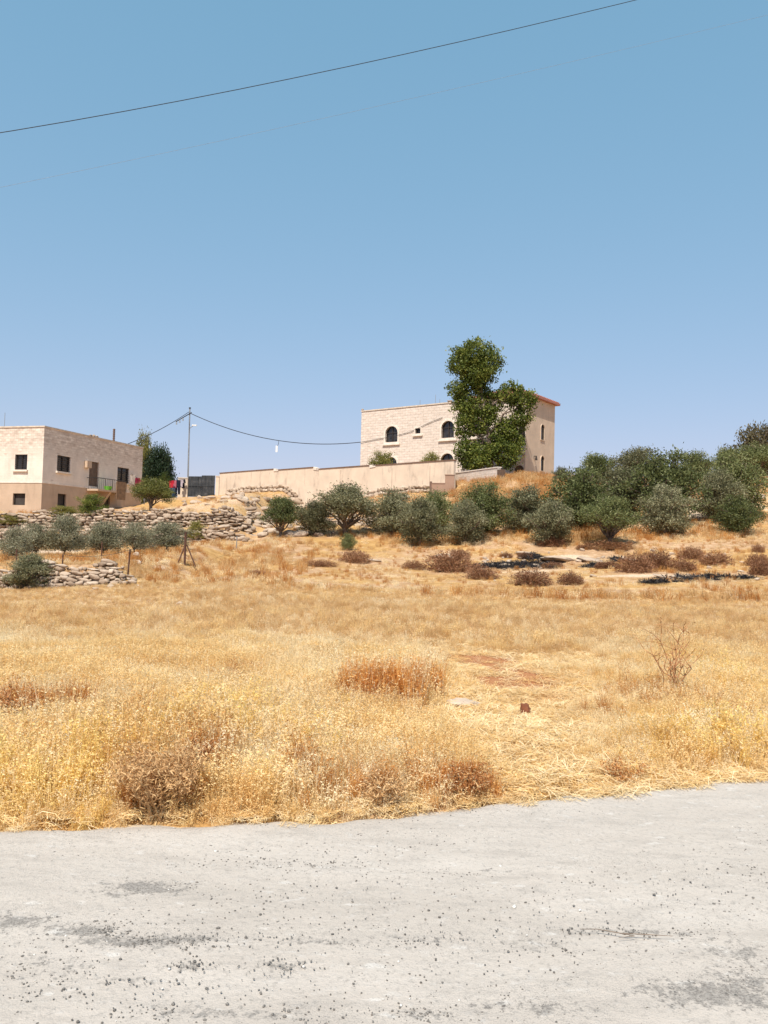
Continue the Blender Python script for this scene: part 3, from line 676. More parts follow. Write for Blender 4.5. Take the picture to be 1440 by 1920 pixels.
# red tiled hipped roof
e = .38; x0, x1, y0, y1 = LT-e, LF+e, -e, LD+e; hr = 1.05; cxm = (x0+x1)/2
m = MB().box(x0, x1, y0, y1, zt-.02, zt+.16); m.build('eave', 'roof_red', HB)
ra, rb = (cxm, y0+2.6, zt+.16+hr), (cxm, y1-2.6, zt+.16+hr); q = [(x0, y0, zt+.165), (x1, y0, zt+.165), (x1, y1, zt+.165), (x0, y1, zt+.165)]
m = MB(); m.quad(q[0], q[1], ra); m.quad(q[1], q[2], rb, ra); m.quad(q[2], q[3], rb); m.quad(q[3], q[0], ra, rb); hr_o = m.build('hipped_roof', 'roof_red', HB)
def lerp(a, b, t): return tuple(a[i]+(b[i]-a[i])*t for i in range(3))
for (ea, eb, ta, tb) in ((q[0], q[1], ra, ra), (q[1], q[2], ra, rb), (q[3], q[0], rb, ra)):
    nt = int((Vector(eb)-Vector(ea)).length/.32)
    for k in range(nt+1):
        t = k/nt; pa = lerp(ea, eb, t); mid = lerp(ta, tb, min(max((t*(Vector(eb)-Vector(ea)).length-2.8)/max((Vector(eb)-Vector(ea)).length-5.6, .1), 0), 1)) if ta != tb else ta
        L_ = 1.0 if ta != tb and .3 < t < .7 else max(.1, 1-abs(t-.5)*2) if ta == tb else min(1, min(t, 1-t)*(Vector(eb)-Vector(ea)).length/2.6)
        if ta == tb: top = lerp((pa[0], ta[1], ta[2]), pa, 0); end = lerp(pa, (pa[0], ta[1], ta[2]), L_)
        else: end = lerp(pa, (ta[0], pa[1], ta[2]), L_)
        MB().tube([(pa[0], pa[1], pa[2]+.03), (end[0], end[1], end[2]+.03)], .07, 5).build('tile_row', 'roof_red', hr_o)
for (px, y0_, h_) in ((777, 757, .8), (806, 752, 1.2), (814, 755, .7), (680, 768, .25)):
    s_ = hitB(px, 760, 'f')[0]; MB().tube([(s_, 1.0, zr-.45), (s_, 1.0, zr+h_)], .022, 5).build('roof_rod', 'galv', HB)
MB().box(hitB(795, 760, 'f')[0], hitB(812, 760, 'f')[0], 1.2, 2.2, zr-.42, zr+.3).build('roof_tank', 'plastic_white', HB)
obj('parapet_stone', STONES[2], HB, (hitB(843, 752, 'f')[0], .05, zr+.2), (0, 0, .4), (.28, .16, .12)); obj('parapet_stone', STONES[3], HB, (.1, .05, zr+.22), (0, 0, .4), (.14, .14, .14))

# ---- yard wall with stepped coping
WA = P(412, 889, 82.0); WB = P(850, 862, 60.0)
wv = Vector((WB.x-WA.x, WB.y-WA.y)); LW = wv.length; wv.normalize(); rz_w = math.atan2(wv.y, wv.x)
YW = thing('yard_wall', 'long tan plastered yard wall with stepped dark-capped top below the stone house', 'wall', (WA.x, WA.y, 5.0), rz_w)
YM = YW.matrix_basis.copy(); YI = YM.inverted(); YO = Vector((WA.x, WA.y, 5.0)); YN = YM.to_3x3() @ Vector((0, -1, 0))
def hitY(px, py): q = YI @ hit_plane(px, py, YO, YN); return q.x, q.z
segs = []
for (xa, ya, xb, yb) in ((412, 889, 518, 878), (518, 882, 593, 876), (593, 881, 699, 872), (699, 874.5, 851, 862)):
    s0, za = hitY(xa, ya); s1, zb_ = hitY(xb, yb); segs.append((s0, s1, (za+zb_)/2))
print('WALL', LW, segs)
m = MB()
for (s0, s1, z) in segs: m.box(s0, s1-.002, 0, .25, -2, z)
m.build('wall', 'yard_plaster', YW)
for k, (s0, s1, z) in enumerate(segs):
    MB().box(s0-.04 if k == 0 else s0+.02, s1-.35 if k < 3 else s1+.05, -.05, .3, z-.005, z+.07).build('coping', 'coping_dark', YW)
    if k < 3:                                    # short pale ramp down to the next length
        z2 = segs[k+1][2]; m = MB(); a0, a1 = s1-.35, s1+.35
        m.v += [(a0, -.05, z-.2), (a0, -.05, z+.07), (a1, -.05, z2+.072), (a1, -.05, z2-.1), (a0, .3, z-.2), (a0, .3, z+.07), (a1, .3, z2+.072), (a1, .3, z2-.1)]
        m.f += [(0, 3, 2, 1), (4, 5, 6, 7), (1, 2, 6, 5), (0, 4, 7, 3), (0, 1, 5, 4), (2, 3, 7, 6)]; m.build('coping_ramp', 'white_trim', YW)
for px in (638, 735, 806): s_, _ = hitY(px, 890); MB().box(s_-.012, s_+.012, -.006, .01, -1, segs[3][2]-.3 if px > 700 else segs[2][2]-.2).build('expansion_joint', 'coping_dark', YW)
# rough pale footing stones along the wall
for k in range(150):
    s_ = LW*(.06+.92*k/150)+random.uniform(-.1, .1); wp = YM @ Vector((s_, -.22, 0)); g = tz(wp.x, wp.y)
    hgt = random.uniform(.16, .36); row = k % 2
    obj('footing_stone', PALES[k % 6] if k % 3 else STONES[k % 8], YW, (s_, -.10-.12*(1-row), g-5.0+.12+.34*row), (random.uniform(-.2, .2), random.uniform(-.2, .2), random.uniform(-.3, .3)), (random.uniform(.2, .42), .2, hgt*.7))
# return of the wall going back to the house
ga = YI @ P(852, 889, 66.0); zw = segs[3][2]-.02; m = MB()
m.v += [(LW-.26, .252, -1.5), (LW-.004, .252, -1.5), (ga.x, ga.y, -1.5), (ga.x-.26, ga.y, -1.5), (LW-.26, .252, zw), (LW-.004, .252, zw), (ga.x, ga.y, zw), (ga.x-.26, ga.y, zw)]
m.f += [(0, 3, 2, 1), (4, 5, 6, 7), (0, 1, 5, 4), (1, 2, 6, 5), (2, 3, 7, 6), (3, 0, 4, 7)]; m.build('return_wall', 'yard_plaster', YW)
# stepped wing wall in front of the right end, brown with shade painted in
WG0 = P(806, 925, 58.5); WG1 = P(851, 925, 58.2); L2 = (WG1-WG0).length
WG = thing('wing_wall', 'low stepped wall with shade painted into its brown, at the right end of the yard wall', 'wall', (WG0.x, WG0.y, 3.0), math.atan2(WG1.y-WG0.y, WG1.x-WG0.x))
def wz(py, px=830): return P(px, py, 58.4).z-3.0
m = MB().box(.12, L2*.62, 0, .22, -.5, wz(907)); m.box(L2*.62+.002, L2, 0, .22, -.5, wz(891)); m.build('wall', 'wing_shaded_plaster', WG)
MB().box(-.03, .118, -.02, .24, -.5, wz(903)).build('post', 'coping_dark', WG); MB().box(.12, L2*.62, -.03, .25, wz(907)+.002, wz(907)+.06).build('coping', 'wing_shaded_plaster', WG); MB().box(L2*.62-.03, L2+.03, -.03, .25, wz(891)+.002, wz(891)+.06).build('coping', 'wing_shaded_plaster', WG)
# stone wall running from there to the entrance
GA = P(852, 889, 66.0); GB = P(933, 876, 60.0); gv = GB-GA
SW = thing('garden_wall', 'pale coursed stone garden wall below the tall tree', 'wall', (GA.x, GA.y, 4.5), math.atan2(gv.y, gv.x))
Lg = math.hypot(gv.x, gv.y); zg = (GA.z+GB.z)/2-4.5
MB().box(0, Lg, 0, .3, -1, zg).build('wall', 'house_stone', SW); MB().box(-.03, Lg+.03, -.04, .34, zg+.002, zg+.08).build('coping', 'trim_stone', SW)
MB().box(Lg+.031, Lg+.45, -.05, .4, -1, zg-.15).build('gate_pier', 'door_wood', SW)

# ---- metal gate, its pier and the yard wall piece by the laundry
G0 = P(352, 932, 83.0); G1 = P(402, 931, 82.3)
GT = thing('metal_gate', 'dark grey sheet metal gate at the end of the yard wall', 'gate', (G0.x, G0.y, G0.z), math.atan2(G1.y-G0.y, G1.x-G0.x))
Lgt = (G1-G0).length; hg = P(352, 893, 83.0).z-G0.z
for k in range(2):
    a0, a1 = Lgt*k/2+.02, Lgt*(k+1)/2-.02; lf = MB().box(a0, a1, 0, .04, .05, hg+.1*k).build('gate_leaf', 'gate_metal', GT)
    for j in range(5): x = a0+(a1-a0)*j/4; MB().box(max(a0, x-.03), min(a1, x+.03), -.035, -.001, .05, hg+.1*k).build('rib', 'gate_metal', lf)
    MB().box(a0, a1, -.045, -.036, hg*.52, hg*.52+.07).build('rail', 'gate_metal', lf)
MB().box(Lgt*.5-.12, Lgt*.5+.12, -.09, -.046, hg*.48, hg*.5).build('latch', 'iron', GT)
PW = thing('gate_pier', 'short tan plastered wall stub beside the grey gate', 'wall', (P(330, 934, 83.4).x, 83.4, P(330, 936, 83.4).z))
LP = P(351, 930, 83.4).x-P(333, 930, 83.4).x; MB().box(.15, LP+.15, 0, .3, -.6, P(340, 897, 83.4).z-P(330, 936, 83.4).z).build('wall', 'yard_plaster', PW); MB().box(.12, LP+.18, -.04, .34, P(340, 897, 83.4).z-P(330, 936, 83.4).z+.001, P(340, 896, 83.4).z-P(330, 936, 83.4).z+.05).build('coping', 'coping', PW)
PE = thing('gate_post', 'slim pale post between the grey gate and the yard wall', 'post', (P(407, 930, 82.2).x, 82.2, P(407, 932, 82.2).z)); MB().box(-.18, .18, -.1, .2, -.5, P(407, 894, 82.2).z-P(407, 932, 82.2).z).build('pier', 'yard_plaster', PE); MB().box(-.22, .22, -.14, .24, P(407, 894, 82.2).z-P(407, 932, 82.2).z+.001, P(407, 893, 82.2).z-P(407, 932, 82.2).z+.05).build('cap', 'coping', PE)

# ---- utility pole, lamp and cables
up_b = P(353, 893, 88.0); up_t = P(356, 766, 88.0); zg_ = tz(up_b.x, up_b.y)
UP = thing('utility_pole', 'slender grey utility pole with insulators and small lamp behind the gate', 'utility pole', (up_b.x, up_b.y, zg_))
Hp = up_t.z-zg_; sx = (up_t.x-up_b.x)
MB().tube([(0, 0, -.4), (sx*.5, 0, Hp*.5), (sx, 0, Hp)], [.10, .085, .07], 8).build('mast', 'galv', UP)
MB().tube([(sx, 0, Hp), (sx, 0, Hp+.12)], [.12, .12], 8).build('cap', 'iron', UP)
ca = MB().tube([(sx-1.5, -.1, Hp-1.55), (sx+.25, -.1, Hp-.45)], .05, 6).build('cross_arm', 'iron', UP)
for t in (0.05, .25, .45): 
    xx = sx-1.5+1.75*t; zz = Hp-1.55+1.1*t; MB().tube([(xx, -.1, zz-.35), (xx, -.1, zz-.05)], [.09, .05], 6).build('insulator', 'galv', ca)
lm = MB().tube([(sx, 0, Hp-2.3), (sx+.5, -.1, Hp-1.9)], .035, 6).build('lamp_arm', 'galv', UP); MB().box(sx+.35, sx+.85, -.22, 0.02, Hp-1.95, Hp-1.83).build('lamp_head', 'plastic_white', lm)
def catenary(a, b, sag, n=24):
    return [tuple(Vector(a).lerp(Vector(b), k/n)-Vector((0, 0, sag*4*(k/n)*(1-k/n)))) for k in range(n+1)]
def cable(name, pts, r, label, mat='wire_mat'):
    o0 = Vector(pts[0]); o = MB().tube([Vector(p)-o0 for p in pts], r, 5).build(name, mat, None, False, o0); return tag(o, label, 'cable')
pt_top = Vector((up_b.x+sx, up_b.y-.05, zg_+Hp-.5))
ha_pt = MA @ Vector((locA(240, 832, 'r')[0], .05, ztop+.08))
cable('cable', catenary(pt_top+Vector((-.1, 0, .1)), ha_pt, .25), .035, 'dark cable from the utility pole to the plain house roof')
hb_pt = MBm @ Vector((0.02, -.06, hitB(680, 829, 'f')[1]))
cpts = catenary(pt_top, hb_pt, 1.35)
cable('cable', cpts, .04, 'dark sagging cable from the utility pole to the stone house')
cp2 = [hb_pt+Vector((0, -.03, 0))] + [MBm @ Vector((hitB(px, py, 'f')[0], -.06, hitB(px, py, 'f')[1])) for (px, py) in ((700, 825), (740, 818), (770, 810), (805, 793), (830, 783))]
cable('cable', cp2, .022, 'thin dark cable clipped across the stone house facade')
tg = Vector(cpts[13]); T_ = thing('cable_tag', 'pale rag hanging from the sagging cable', 'rag', tg)
MB().tube([(0, 0, 0), (-.02, 0, -.35), (-.12, 0, -.6)], .025, 5).build('string', 'wire_mat', T_); MB().box(-.3, -.1, -.02, .02, -1.25, -.55).build('rag', 'plastic_white', T_)
# overhead line crossing above the road
def wire_px(ptsd, r, label):
    pts = [P(*p) for p in ptsd]; a, b = pts[0], pts[-1]; m_ = pts[len(pts)//2]
    return pts
dW = 11.0
A_, B_, M_ = P(0, 249, dW), P(1192, 0, dW+3.5), P(600, 136, dW+1.75)
def quadfit(A, M, B, t):   # parabola through three points at t=0, .5, 1
    return A*(2*(t-.5)*(t-1)) + M*(-4*t*(t-1)) + B*(2*t*(t-.5))
cable('overhead_wire', [quadfit(A_, M_, B_, t) for t in np.linspace(-1.2, 2.2, 40)], .006, 'dark overhead wire crossing the open sky')
A_, B_, M_ = P(560, 232, 26.0), P(1440, 28, 30.0), P(1010, 130, 28.0)
cable('overhead_wire', [quadfit(A_, M_, B_, t) for t in np.linspace(-1.6, 2.2, 40)], .0035, 'faint thin overhead wire below the dark one', 'galv')

# ---- laundry
LA = MA @ Vector((Lh+.02, .3, zfl+.1)); LB_ = P(345, 899, 83.3)
LA = P(262, 894, 76.2)
line_pts = catenary(P(246, 888, 72.3), P(272, 903, 74.6), .05, 8)
cable('clothes_line', line_pts, .012, 'thin clothes line by the corner of the plain house')
lp2 = catenary(P(283, 900, 79.0), P(347, 898, 83.2), .12, 16); cable('clothes_line', lp2, .012, 'thin clothes line strung before the tan wall stub')
post = thing('line_post', 'thin post holding the clothes line behind the fig tree', 'post', (lp2[0][0], lp2[0][1], tz(lp2[0][0], lp2[0][1]))); MB().tube([(0, 0, 0), (0, 0, lp2[0][2]-tz(lp2[0][0], lp2[0][1])+.1)], .05, 6).build('pole', 'galv', post)
post2 = thing('line_post', 'thin post holding the clothes line at the plain house corner', 'post', (line_pts[-1][0], line_pts[-1][1], tz(line_pts[-1][0], line_pts[-1][1]))); MB().tube([(0, 0, 0), (0, 0, line_pts[-1][2]-post2.location.z+.1)], .05, 6).build('pole', 'galv', post2)
def garment(p, w, h, colr, shape, name, label, ang=0.15):
    if shape == 'shirt': ol = [(-.5, 0), (-.2, .02), (0, -.04), (.2, .02), (.5, 0), (.62, -.38), (.42, -.42), (.38, -.3), (.4, -1), (-.4, -1), (-.38, -.3), (-.42, -.42), (-.62, -.38)]
    elif shape == 'trousers': ol = [(-.45, 0), (.45, 0), (.5, -.4), (.46, -1), (.1, -1), (0, -.35), (-.1, -1), (-.46, -1), (-.5, -.4)]
    else: ol = [(-.5, 0), (-.25, .01), (0, -.01), (.25, .01), (.5, 0), (.52, -.5), (.5, -1), (.2, -1.03), (-.2, -.98), (-.5, -1), (-.48, -.5)]
    n = len(ol); V = []; 
    for sgn in (0, 1):
        for (a_, b_) in ol: V.append((a_*w, .05*math.sin(a_*9+b_*4)*w+ (sgn-.5)*.025 - .06*b_*w, b_*h))
    Fs = [tuple(range(n))[::-1], tuple(range(n, 2*n))]+[(k, (k+1) % n, n+(k+1) % n, n+k) for k in range(n)]
    me = mesh_np(name, V, Fs, simple('cloth_'+name+str(int(colr[0]*999))+str(int(colr[2]*999)), colr, .9, .25, 3))
    return tag(obj(name, me, None, p, (0, 0, ang)), label, 'laundry', 'laundry drying on the lines')
def onl(pts, t): k = t*(len(pts)-1); i = min(int(k), len(pts)-2); return Vector(pts[i]).lerp(Vector(pts[i+1]), k-i)-Vector((0, 0, .015))
for (t, w, h, c, sh, nm, lb) in ((.12, .5, .8, (.45, .40, .36), 'towel', 'towel', 'grey beige towel on the clothes line at the plain house corner'), (.45, .55, 1.1, (.22, .02, .05), 'shirt', 'shirt', 'dark maroon shirt drying by the plain house corner'), (.75, .5, .8, (.30, .07, .10), 'towel', 'towel', 'dull red towel drying by the plain house corner')):
    garment(onl(line_pts, t), w, h, c, sh, nm, lb, .9)
for (t, w, h, c, sh, nm, lb) in ((.36, .7, .5, (.62, .60, .58), 'towel', 'towel', 'white towel drying above the fig tree'), (.59, .5, .75, (.45, .02, .04), 'shirt', 'shirt', 'bright red shirt on the line before the tan wall stub'), (.68, .4, .8, (.38, .12, .16), 'towel', 'towel', 'dusky pink towel on the line before the tan wall stub'),
                            (.78, .6, 1.5, (.012, .014, .03), 'trousers', 'trousers', 'long navy trousers on the line before the tan wall stub'), (.88, .42, .8, (.45, .38, .42), 'shirt', 'shirt', 'pale grey shirt drying beside the navy trousers'), (.95, .4, .95, (.02, .02, .03), 'shirt', 'shirt', 'black shirt drying nearest the grey gate')):
    garment(onl(lp2, t), w, h, c, sh, nm, lb)
bg = P(318, 935, 81.5); bt = thing('water_tank', 'low blue plastic barrel under the laundry', 'barrel', (bg.x, bg.y, tz(bg.x, bg.y)))
simple('tank_blue', (.03, .07, .13), .5); hb_ = P(318, 915, 81.5).z-tz(bg.x, bg.y)
MB().tube([(0, 0, 0), (0, 0, .1), (0, 0, hb_*.5), (0, 0, hb_-.1), (0, 0, hb_)], [.5, .56, .58, .56, .45], 14).build('drum', 'tank_blue', bt)
for k in range(2): MB().tube([(0, 0, hb_*(.3+.35*k)), (0, 0, hb_*(.3+.35*k)+.06)], .6, 14).build('hoop', 'tank_blue', bt)

# ---- dry stone terrace walls, stone by stone
def stone_wall(name, label, wf, x0, x1, zfun, hfun, sw, sh, lean, limit=300, yoff=-.05):
    root = thing(name, label, 'stone wall', ((x0+x1)/2, wf((x0+x1)/2), 0)); n = 0; o = root.location
    zc = -.06; row = 0
    while True:
        x = x0 + random.uniform(0, sw); any_ = False
        while x < x1:
            w = sw*random.choice((.5, .7, .9, 1.1, 1.3, 1.7))*random.uniform(.85, 1.15); h = sh*random.uniform(.55, 1.3)
            xm = x+w/2; top = hfun(xm)
            if zc < top-.05:
                any_ = True; g = zfun(xm)
                if n < limit:
                    obj('stone', STONES[random.randrange(8)], root, (xm-o.x, wf(xm)-o.y+yoff+lean*zc+random.uniform(-.07, .07), g+zc+sh/2+random.uniform(-.03, .03)),
                        (random.uniform(-.2, .2), random.uniform(-.22, .22), random.uniform(-.35, .35)), (w*.60, sh*random.uniform(.6, 1.1), h*.62)); n += 1
            x += w*.93
        if not any_ or row > 12: break
        zc += sh*.88; row += 1
    return n
def gl(wf, dy): return lambda x: tz(x, wf(x)-dy)
n1 = stone_wall('terrace_wall', 'lower tier of the dry stone terrace wall behind the young olives', w_low, -22.6, -7.4, gl(w_low, .25), lambda x: .95*(1-sstep(-8.8, -7.0, x)), .33, .185, .2)
n2 = stone_wall('terrace_wall', 'upper tier of the dry stone terrace wall below the plain house', w_up, -22.9, -7.4, gl(w_up, .25), lambda x: (.95+.12*math.sin(x*1.9))*(1-sstep(-8.6, -7.0, x)), .33, .185, .2)
n3 = stone_wall('field_wall', 'low tumbled pale stone wall beside the round bush in the field', w_front, -12.2, -6.9, gl(w_front, .25), lambda x: (.66+.1*math.sin(x*3))*(1-sstep(-8.0, -6.7, x)), .21, .12, .5, 300, -.12)
def w_mid(x): return 47.6 + 0.12*(x+3)
n4 = stone_wall('rubble_wall', 'collapsed brown rubble wall behind the olives below the yard wall', w_mid, -5.4, 2.6, gl(w_mid, .0), lambda x: (.75+.35*math.sin(x*1.7))*sstep(-5.6, -4.6, x), .36, .2, 1.0, 300, -.1)
def w_bank(x): return 46.3 + 0.3*(x+8)
n5 = stone_wall('rubble_wall', 'tumbled rubble continuing the terrace wall end', w_bank, -8.4, -6.2, gl(w_bank, .0), lambda x: .8+.3*math.sin(x*2), .34, .2, 1.1, 300, -.05)
print('stones', n1, n2, n3, n4, n5)

# ---- loose rocks
def rock(px, py, w, h, label, group=None, sink=.3, ms=PALES, name='rock', mat=None):
    g = ground(px, py); s = g.y/F; k = random.randrange(len(ms))
    o = obj(name, ms[k], None, (g.x, g.y, g.z+h*s*(.5-sink)), (random.uniform(-.15, .15), random.uniform(-.15, .15), random.uniform(0, 6.28) if w < 1.4*h else random.uniform(-.3, .3)), (w*s*.55, w*s*.45, h*s*.6))
    return tag(o, label, 'rock', group)
rock(335, 1138, 20, 13, 'pale rounded boulder lying alone in the dry field')
rock(868, 1328, 62, 16, 'flat pink slab half buried beside the rust red grass', sink=.12)
rock(640, 1362, 46, 16, 'pale pink slab below the rust red grass', sink=.12)
rock(520, 1094, 9, 8, 'small white stone in the dry field near the brown scrub')
rock(470, 1146, 12, 7, 'small pale stone lying right of the boulder')
rock(208, 1101, 16, 6, 'flat pale stone below the end of the field wall')
rock(180, 1106, 14, 6, 'flat pale stone below the round bush')
rock(90, 1135, 10, 5, 'little pale stone in the grass below the round bush')
rock(255, 1057, 18, 10, 'grey pale boulder base of the cairn by the fence stake'); rock(254, 1048, 13, 8, 'grey stone on top of the cairn', sink=-.6)
rock(1290, 1325, 40, 14, 'white stone at the foot of the branching dry weed', sink=.35); rock(1300, 1392, 46, 12, 'pale slab in straw near the road bend', sink=.4)
rock(1335, 1440, 22, 16, 'pale stone at the right roadside in straw'); rock(750, 1375, 24, 9, 'small flat pale slab in straw')
rock(643, 1603, 10, 8, 'single white pebble on the road', sink=.1); rock(1171, 1601, 9, 8, 'pale pebble on the road near the grass', sink=.1)
rock(1310, 955, 26, 20, 'pale ledge rock between the olives on the slope'); rock(1305, 975, 30, 16, 'flat pale rock at the foot of the slope olives'); rock(1415, 938, 44, 18, 'wide pale ledge on the hill edge'); rock(1410, 965, 24, 12, 'small pale rock below the wide ledge')
def rub(px, py):
    if py < 950: w = ('straight below the yard wall footing', 'footing')
    elif px < 505: w = ('just past the end of the terrace wall', 'terrace end')
    elif px < 565: w = ('around the lone olive on a clear stem', 'lone olive')
    elif px < 700: w = ('around the big olive with dark trunks', 'big olive')
    else: w = ('among the dense olives below the yard wall joint', 'dense olives')
    return 'pale limestone rubble stone '+w[0], 'limestone rubble by the '+w[1]
for k in range(110):
    px, py = random.uniform(435, 800), random.uniform(932, 1008)
    if px > 600 and random.random() < .5: px = random.uniform(435, 600)
    rock(px, py, random.uniform(8, 34), random.uniform(6, 13), *rub(px, py), ms=PALES+STONES)
for k in range(16):
    rock(random.uniform(340, 480), random.uniform(930, 948), random.uniform(8, 26), random.uniform(4, 8), 'pale flat rock on the bank below the metal gate', 'flat rocks below the gate')
for k in range(26): rock(random.uniform(900, 1040), random.uniform(1046, 1068), random.uniform(4, 10), random.uniform(3, 6), 'small pale stone around the charred patch in the field', 'stones by the charred patch')
for (px, py, w, h, lb) in ((1050, 1052, 90, 12, 'long pale rock ledge right of the charred patch'), (1110, 1052, 70, 11, 'pale rock ledge left of the small charred spot'), (830, 1046, 60, 12, 'pale rock behind the widest thorn cushion'), (985, 1040, 50, 9, 'flat pale rock above the charred patch'), (1180, 1050, 40, 9, 'pale rock beside the small charred spot'), (1250, 1084, 70, 7, 'low pale ledge above the charred strip'), (700, 1052, 40, 7, 'flat pale rock right of the lone thorn cushion')):
    rock(px, py, w*.75, h*.8, lb, sink=.35)
for k in range(34):
    px, py = random.uniform(820, 1440), random.uniform(1030, 1098); near_char = px < 1110
    rock(px, py, random.uniform(4, 13), random.uniform(3, 7), 'small pale stone around the charred patch in the field' if near_char else 'small pale stone around the scrub cluster and charred strip', 'stones by the charred patch' if near_char else 'stones by the scrub cluster')
g = ground(983, 1345)
cl = rock(983, 1345, 24, 24, 'dark red-brown earth clod on the straw', name='earth_clod', ms=[rock_mesh('earth_clod', I2, MATS['clod'], .2, .35, 5)], sink=.1); cl['category'] = 'clod'

# ---- fence stakes
def stake(px, y0, y1, lean, label, name='fence_stake', r=.03, brace=False, mat='rust'):
    g = ground(px, y1); d = g.y; h = (y1-y0)/F*d
    t = thing(name, label, 'post', g); MB().tube([(0, 0, -.15), (lean*h, 0, h)], r, 6).build('stake', mat, t)
    if brace:
        MB().tube([(.45, -.1, -.05), (.06, 0, h*.62)], r*.6, 5).build('brace', mat, t); MB().tube([(-.28, -.1, -.05), (-.03, 0, h*.55)], r*.6, 5).build('brace', mat, t)
        MB().tube([(0, 0, h), (0, 0, h+.02)], r*1.6, 6).build('cap', mat, t)
    else: MB().tube([(lean*h*.85, 0, h*.85), (lean*h*.9, 0, h*.9)], r*1.5, 5).build('wire_knot', mat, t)
    return Vector(g)+Vector((lean*h, 0, h))
t1 = stake(346, 999, 1060, 0.0, 'rusty corner post with two braces on the field edge', 'corner_post', .045, True)
t2 = stake(239, 1032, 1083, .06, 'thin leaning fence stake beside the cairn', r=.025); t3 = stake(117, 1042, 1064, 0, 'thin fence stake behind the field wall', r=.022); t4 = stake(443, 1005, 1030, .03, 'thin grey fence stake below the terrace wall end', r=.025, mat='galv')
t5 = stake(190, 1015, 1050, .0, 'thin fence stake among the young olives', r=.022); t6 = stake(30, 1030, 1060, .0, 'thin fence stake before the first young olives', r=.022)
for a_, b_, lb in ((t1, t2, 'thin fence wire from the corner post to the leaning stake'), (t1, t4, 'thin fence wire from the corner post to the grey stake'), (t2, t3, 'thin fence wire from the leaning stake to the next stake')):
    cable('fence_wire', catenary(a_, b_, .12, 10), .006, lb)['category'] = 'wire'
# fence by the stone house
for (px, lb) in ((1048, 'slim metal fence post just right of the stone house'), (1067, 'slim metal fence post in the gap left of the hill olives'), (1088, 'slim metal fence post touching the hill olives')):
    g = P(px, 898, 66); zz = tz(g.x, g.y); t = thing('fence_post', lb, 'post', (g.x, g.y, zz)); hh = P(px, 874, 66).z-zz; MB().tube([(0, 0, 0), (0, 0, hh)], .03, 6).build('post', 'galv', t); MB().tube([(0, 0, hh), (0, 0, hh+.04)], .05, 6).build('cap', 'galv', t)
for (py, lb) in ((878, 'thin top rail wire of the fence right of the stone house'), (886, 'dark pipe rail of the fence right of the stone house'), (892, 'lower dark pipe rail of the fence right of the stone house')):
    cable('fence_rail', [P(1043, py, 65.9), P(1068, py+1, 65.9), P(1095, py, 65.9)], .012 if py < 880 else .03, lb)['category'] = 'rail'

# ------------------------------------------------------------------ foliage
def leaves(C, D, L, W, seed_r=None):
    """leaf quads: centres C, directions D, length L, width W -> V, F, rand per vertex"""
    n = len(C); D = D/np.linalg.norm(D, axis=1, keepdims=True)
    r = rng.normal(size=(n, 3)); S = np.cross(D, r); S /= np.linalg.norm(S, axis=1, keepdims=True)+1e-9
    L = np.broadcast_to(L, (n,))[:, None]; W = np.broadcast_to(W, (n,))[:, None]
    V = np.stack([C-D*L*.5, C+S*W*.5, C+D*L*.5, C-S*W*.5], 1).reshape(-1, 3)
    Fq = np.arange(n*4).reshape(n, 4); k = rng.uniform(size=n) if seed_r is None else seed_r
    return V, Fq, np.repeat(k, 4)
def crown_pts(lobes, per_m2, m, sig, inner=.45):
    """clusters near the surface of each lobe, m leaves around each"""
    C = []; K = []; cl_all = []
    for (cx, cy, cz_, rx_, ry_, rz_) in lobes:
        area = 4*math.pi*((rx_*ry_)**1.6+(rx_*rz_)**1.6+(ry_*rz_)**1.6)**(1/1.6)/3**(1/1.6)
        n = max(6, int(area*per_m2)); d = rng.normal(size=(n, 3)); d /= np.linalg.norm(d, axis=1, keepdims=True)
        rr = inner+(1.08-inner)*rng.uniform(size=(n, 1))**.55
        bump = 1+.16*np.sin(d[:, :1]*5+cx*3)*np.cos(d[:, 1:2]*6+cz_*2)
        c = np.array([cx, cy, cz_])+d*rr*bump*np.array([rx_, ry_, rz_])
        cl_all.append(c); kk = rng.uniform(size=n)
        C.append((c[:, None]+rng.normal(size=(n, m, 3))*sig*np.array([1, 1, .8])).reshape(-1, 3)); K.append(np.clip(np.repeat(kk, m)*.6+rng.uniform(size=n*m)*.4, 0, 1))
    return np.concatenate(C), np.concatenate(K), np.concatenate(cl_all)
def limb(mb, a, b, r0, r1, wob=.12, n=5):
    a = Vector(a); b = Vector(b); L = (b-a).length; pts = []
    for k in range(n+1):
        t = k/n; p = a.lerp(b, t)+Vector((random.uniform(-1, 1), random.uniform(-1, 1), random.uniform(-.4, .4)))*wob*L*.25*math.sin(math.pi*t); pts.append(p)
    pts = [p+Vector((0, 0, .10*L*math.sin(math.pi*k/n))) for k, p in enumerate(pts)]
    mb.tube(pts, [r0+(r1-r0)*k/n for k in range(n+1)], 6); return pts
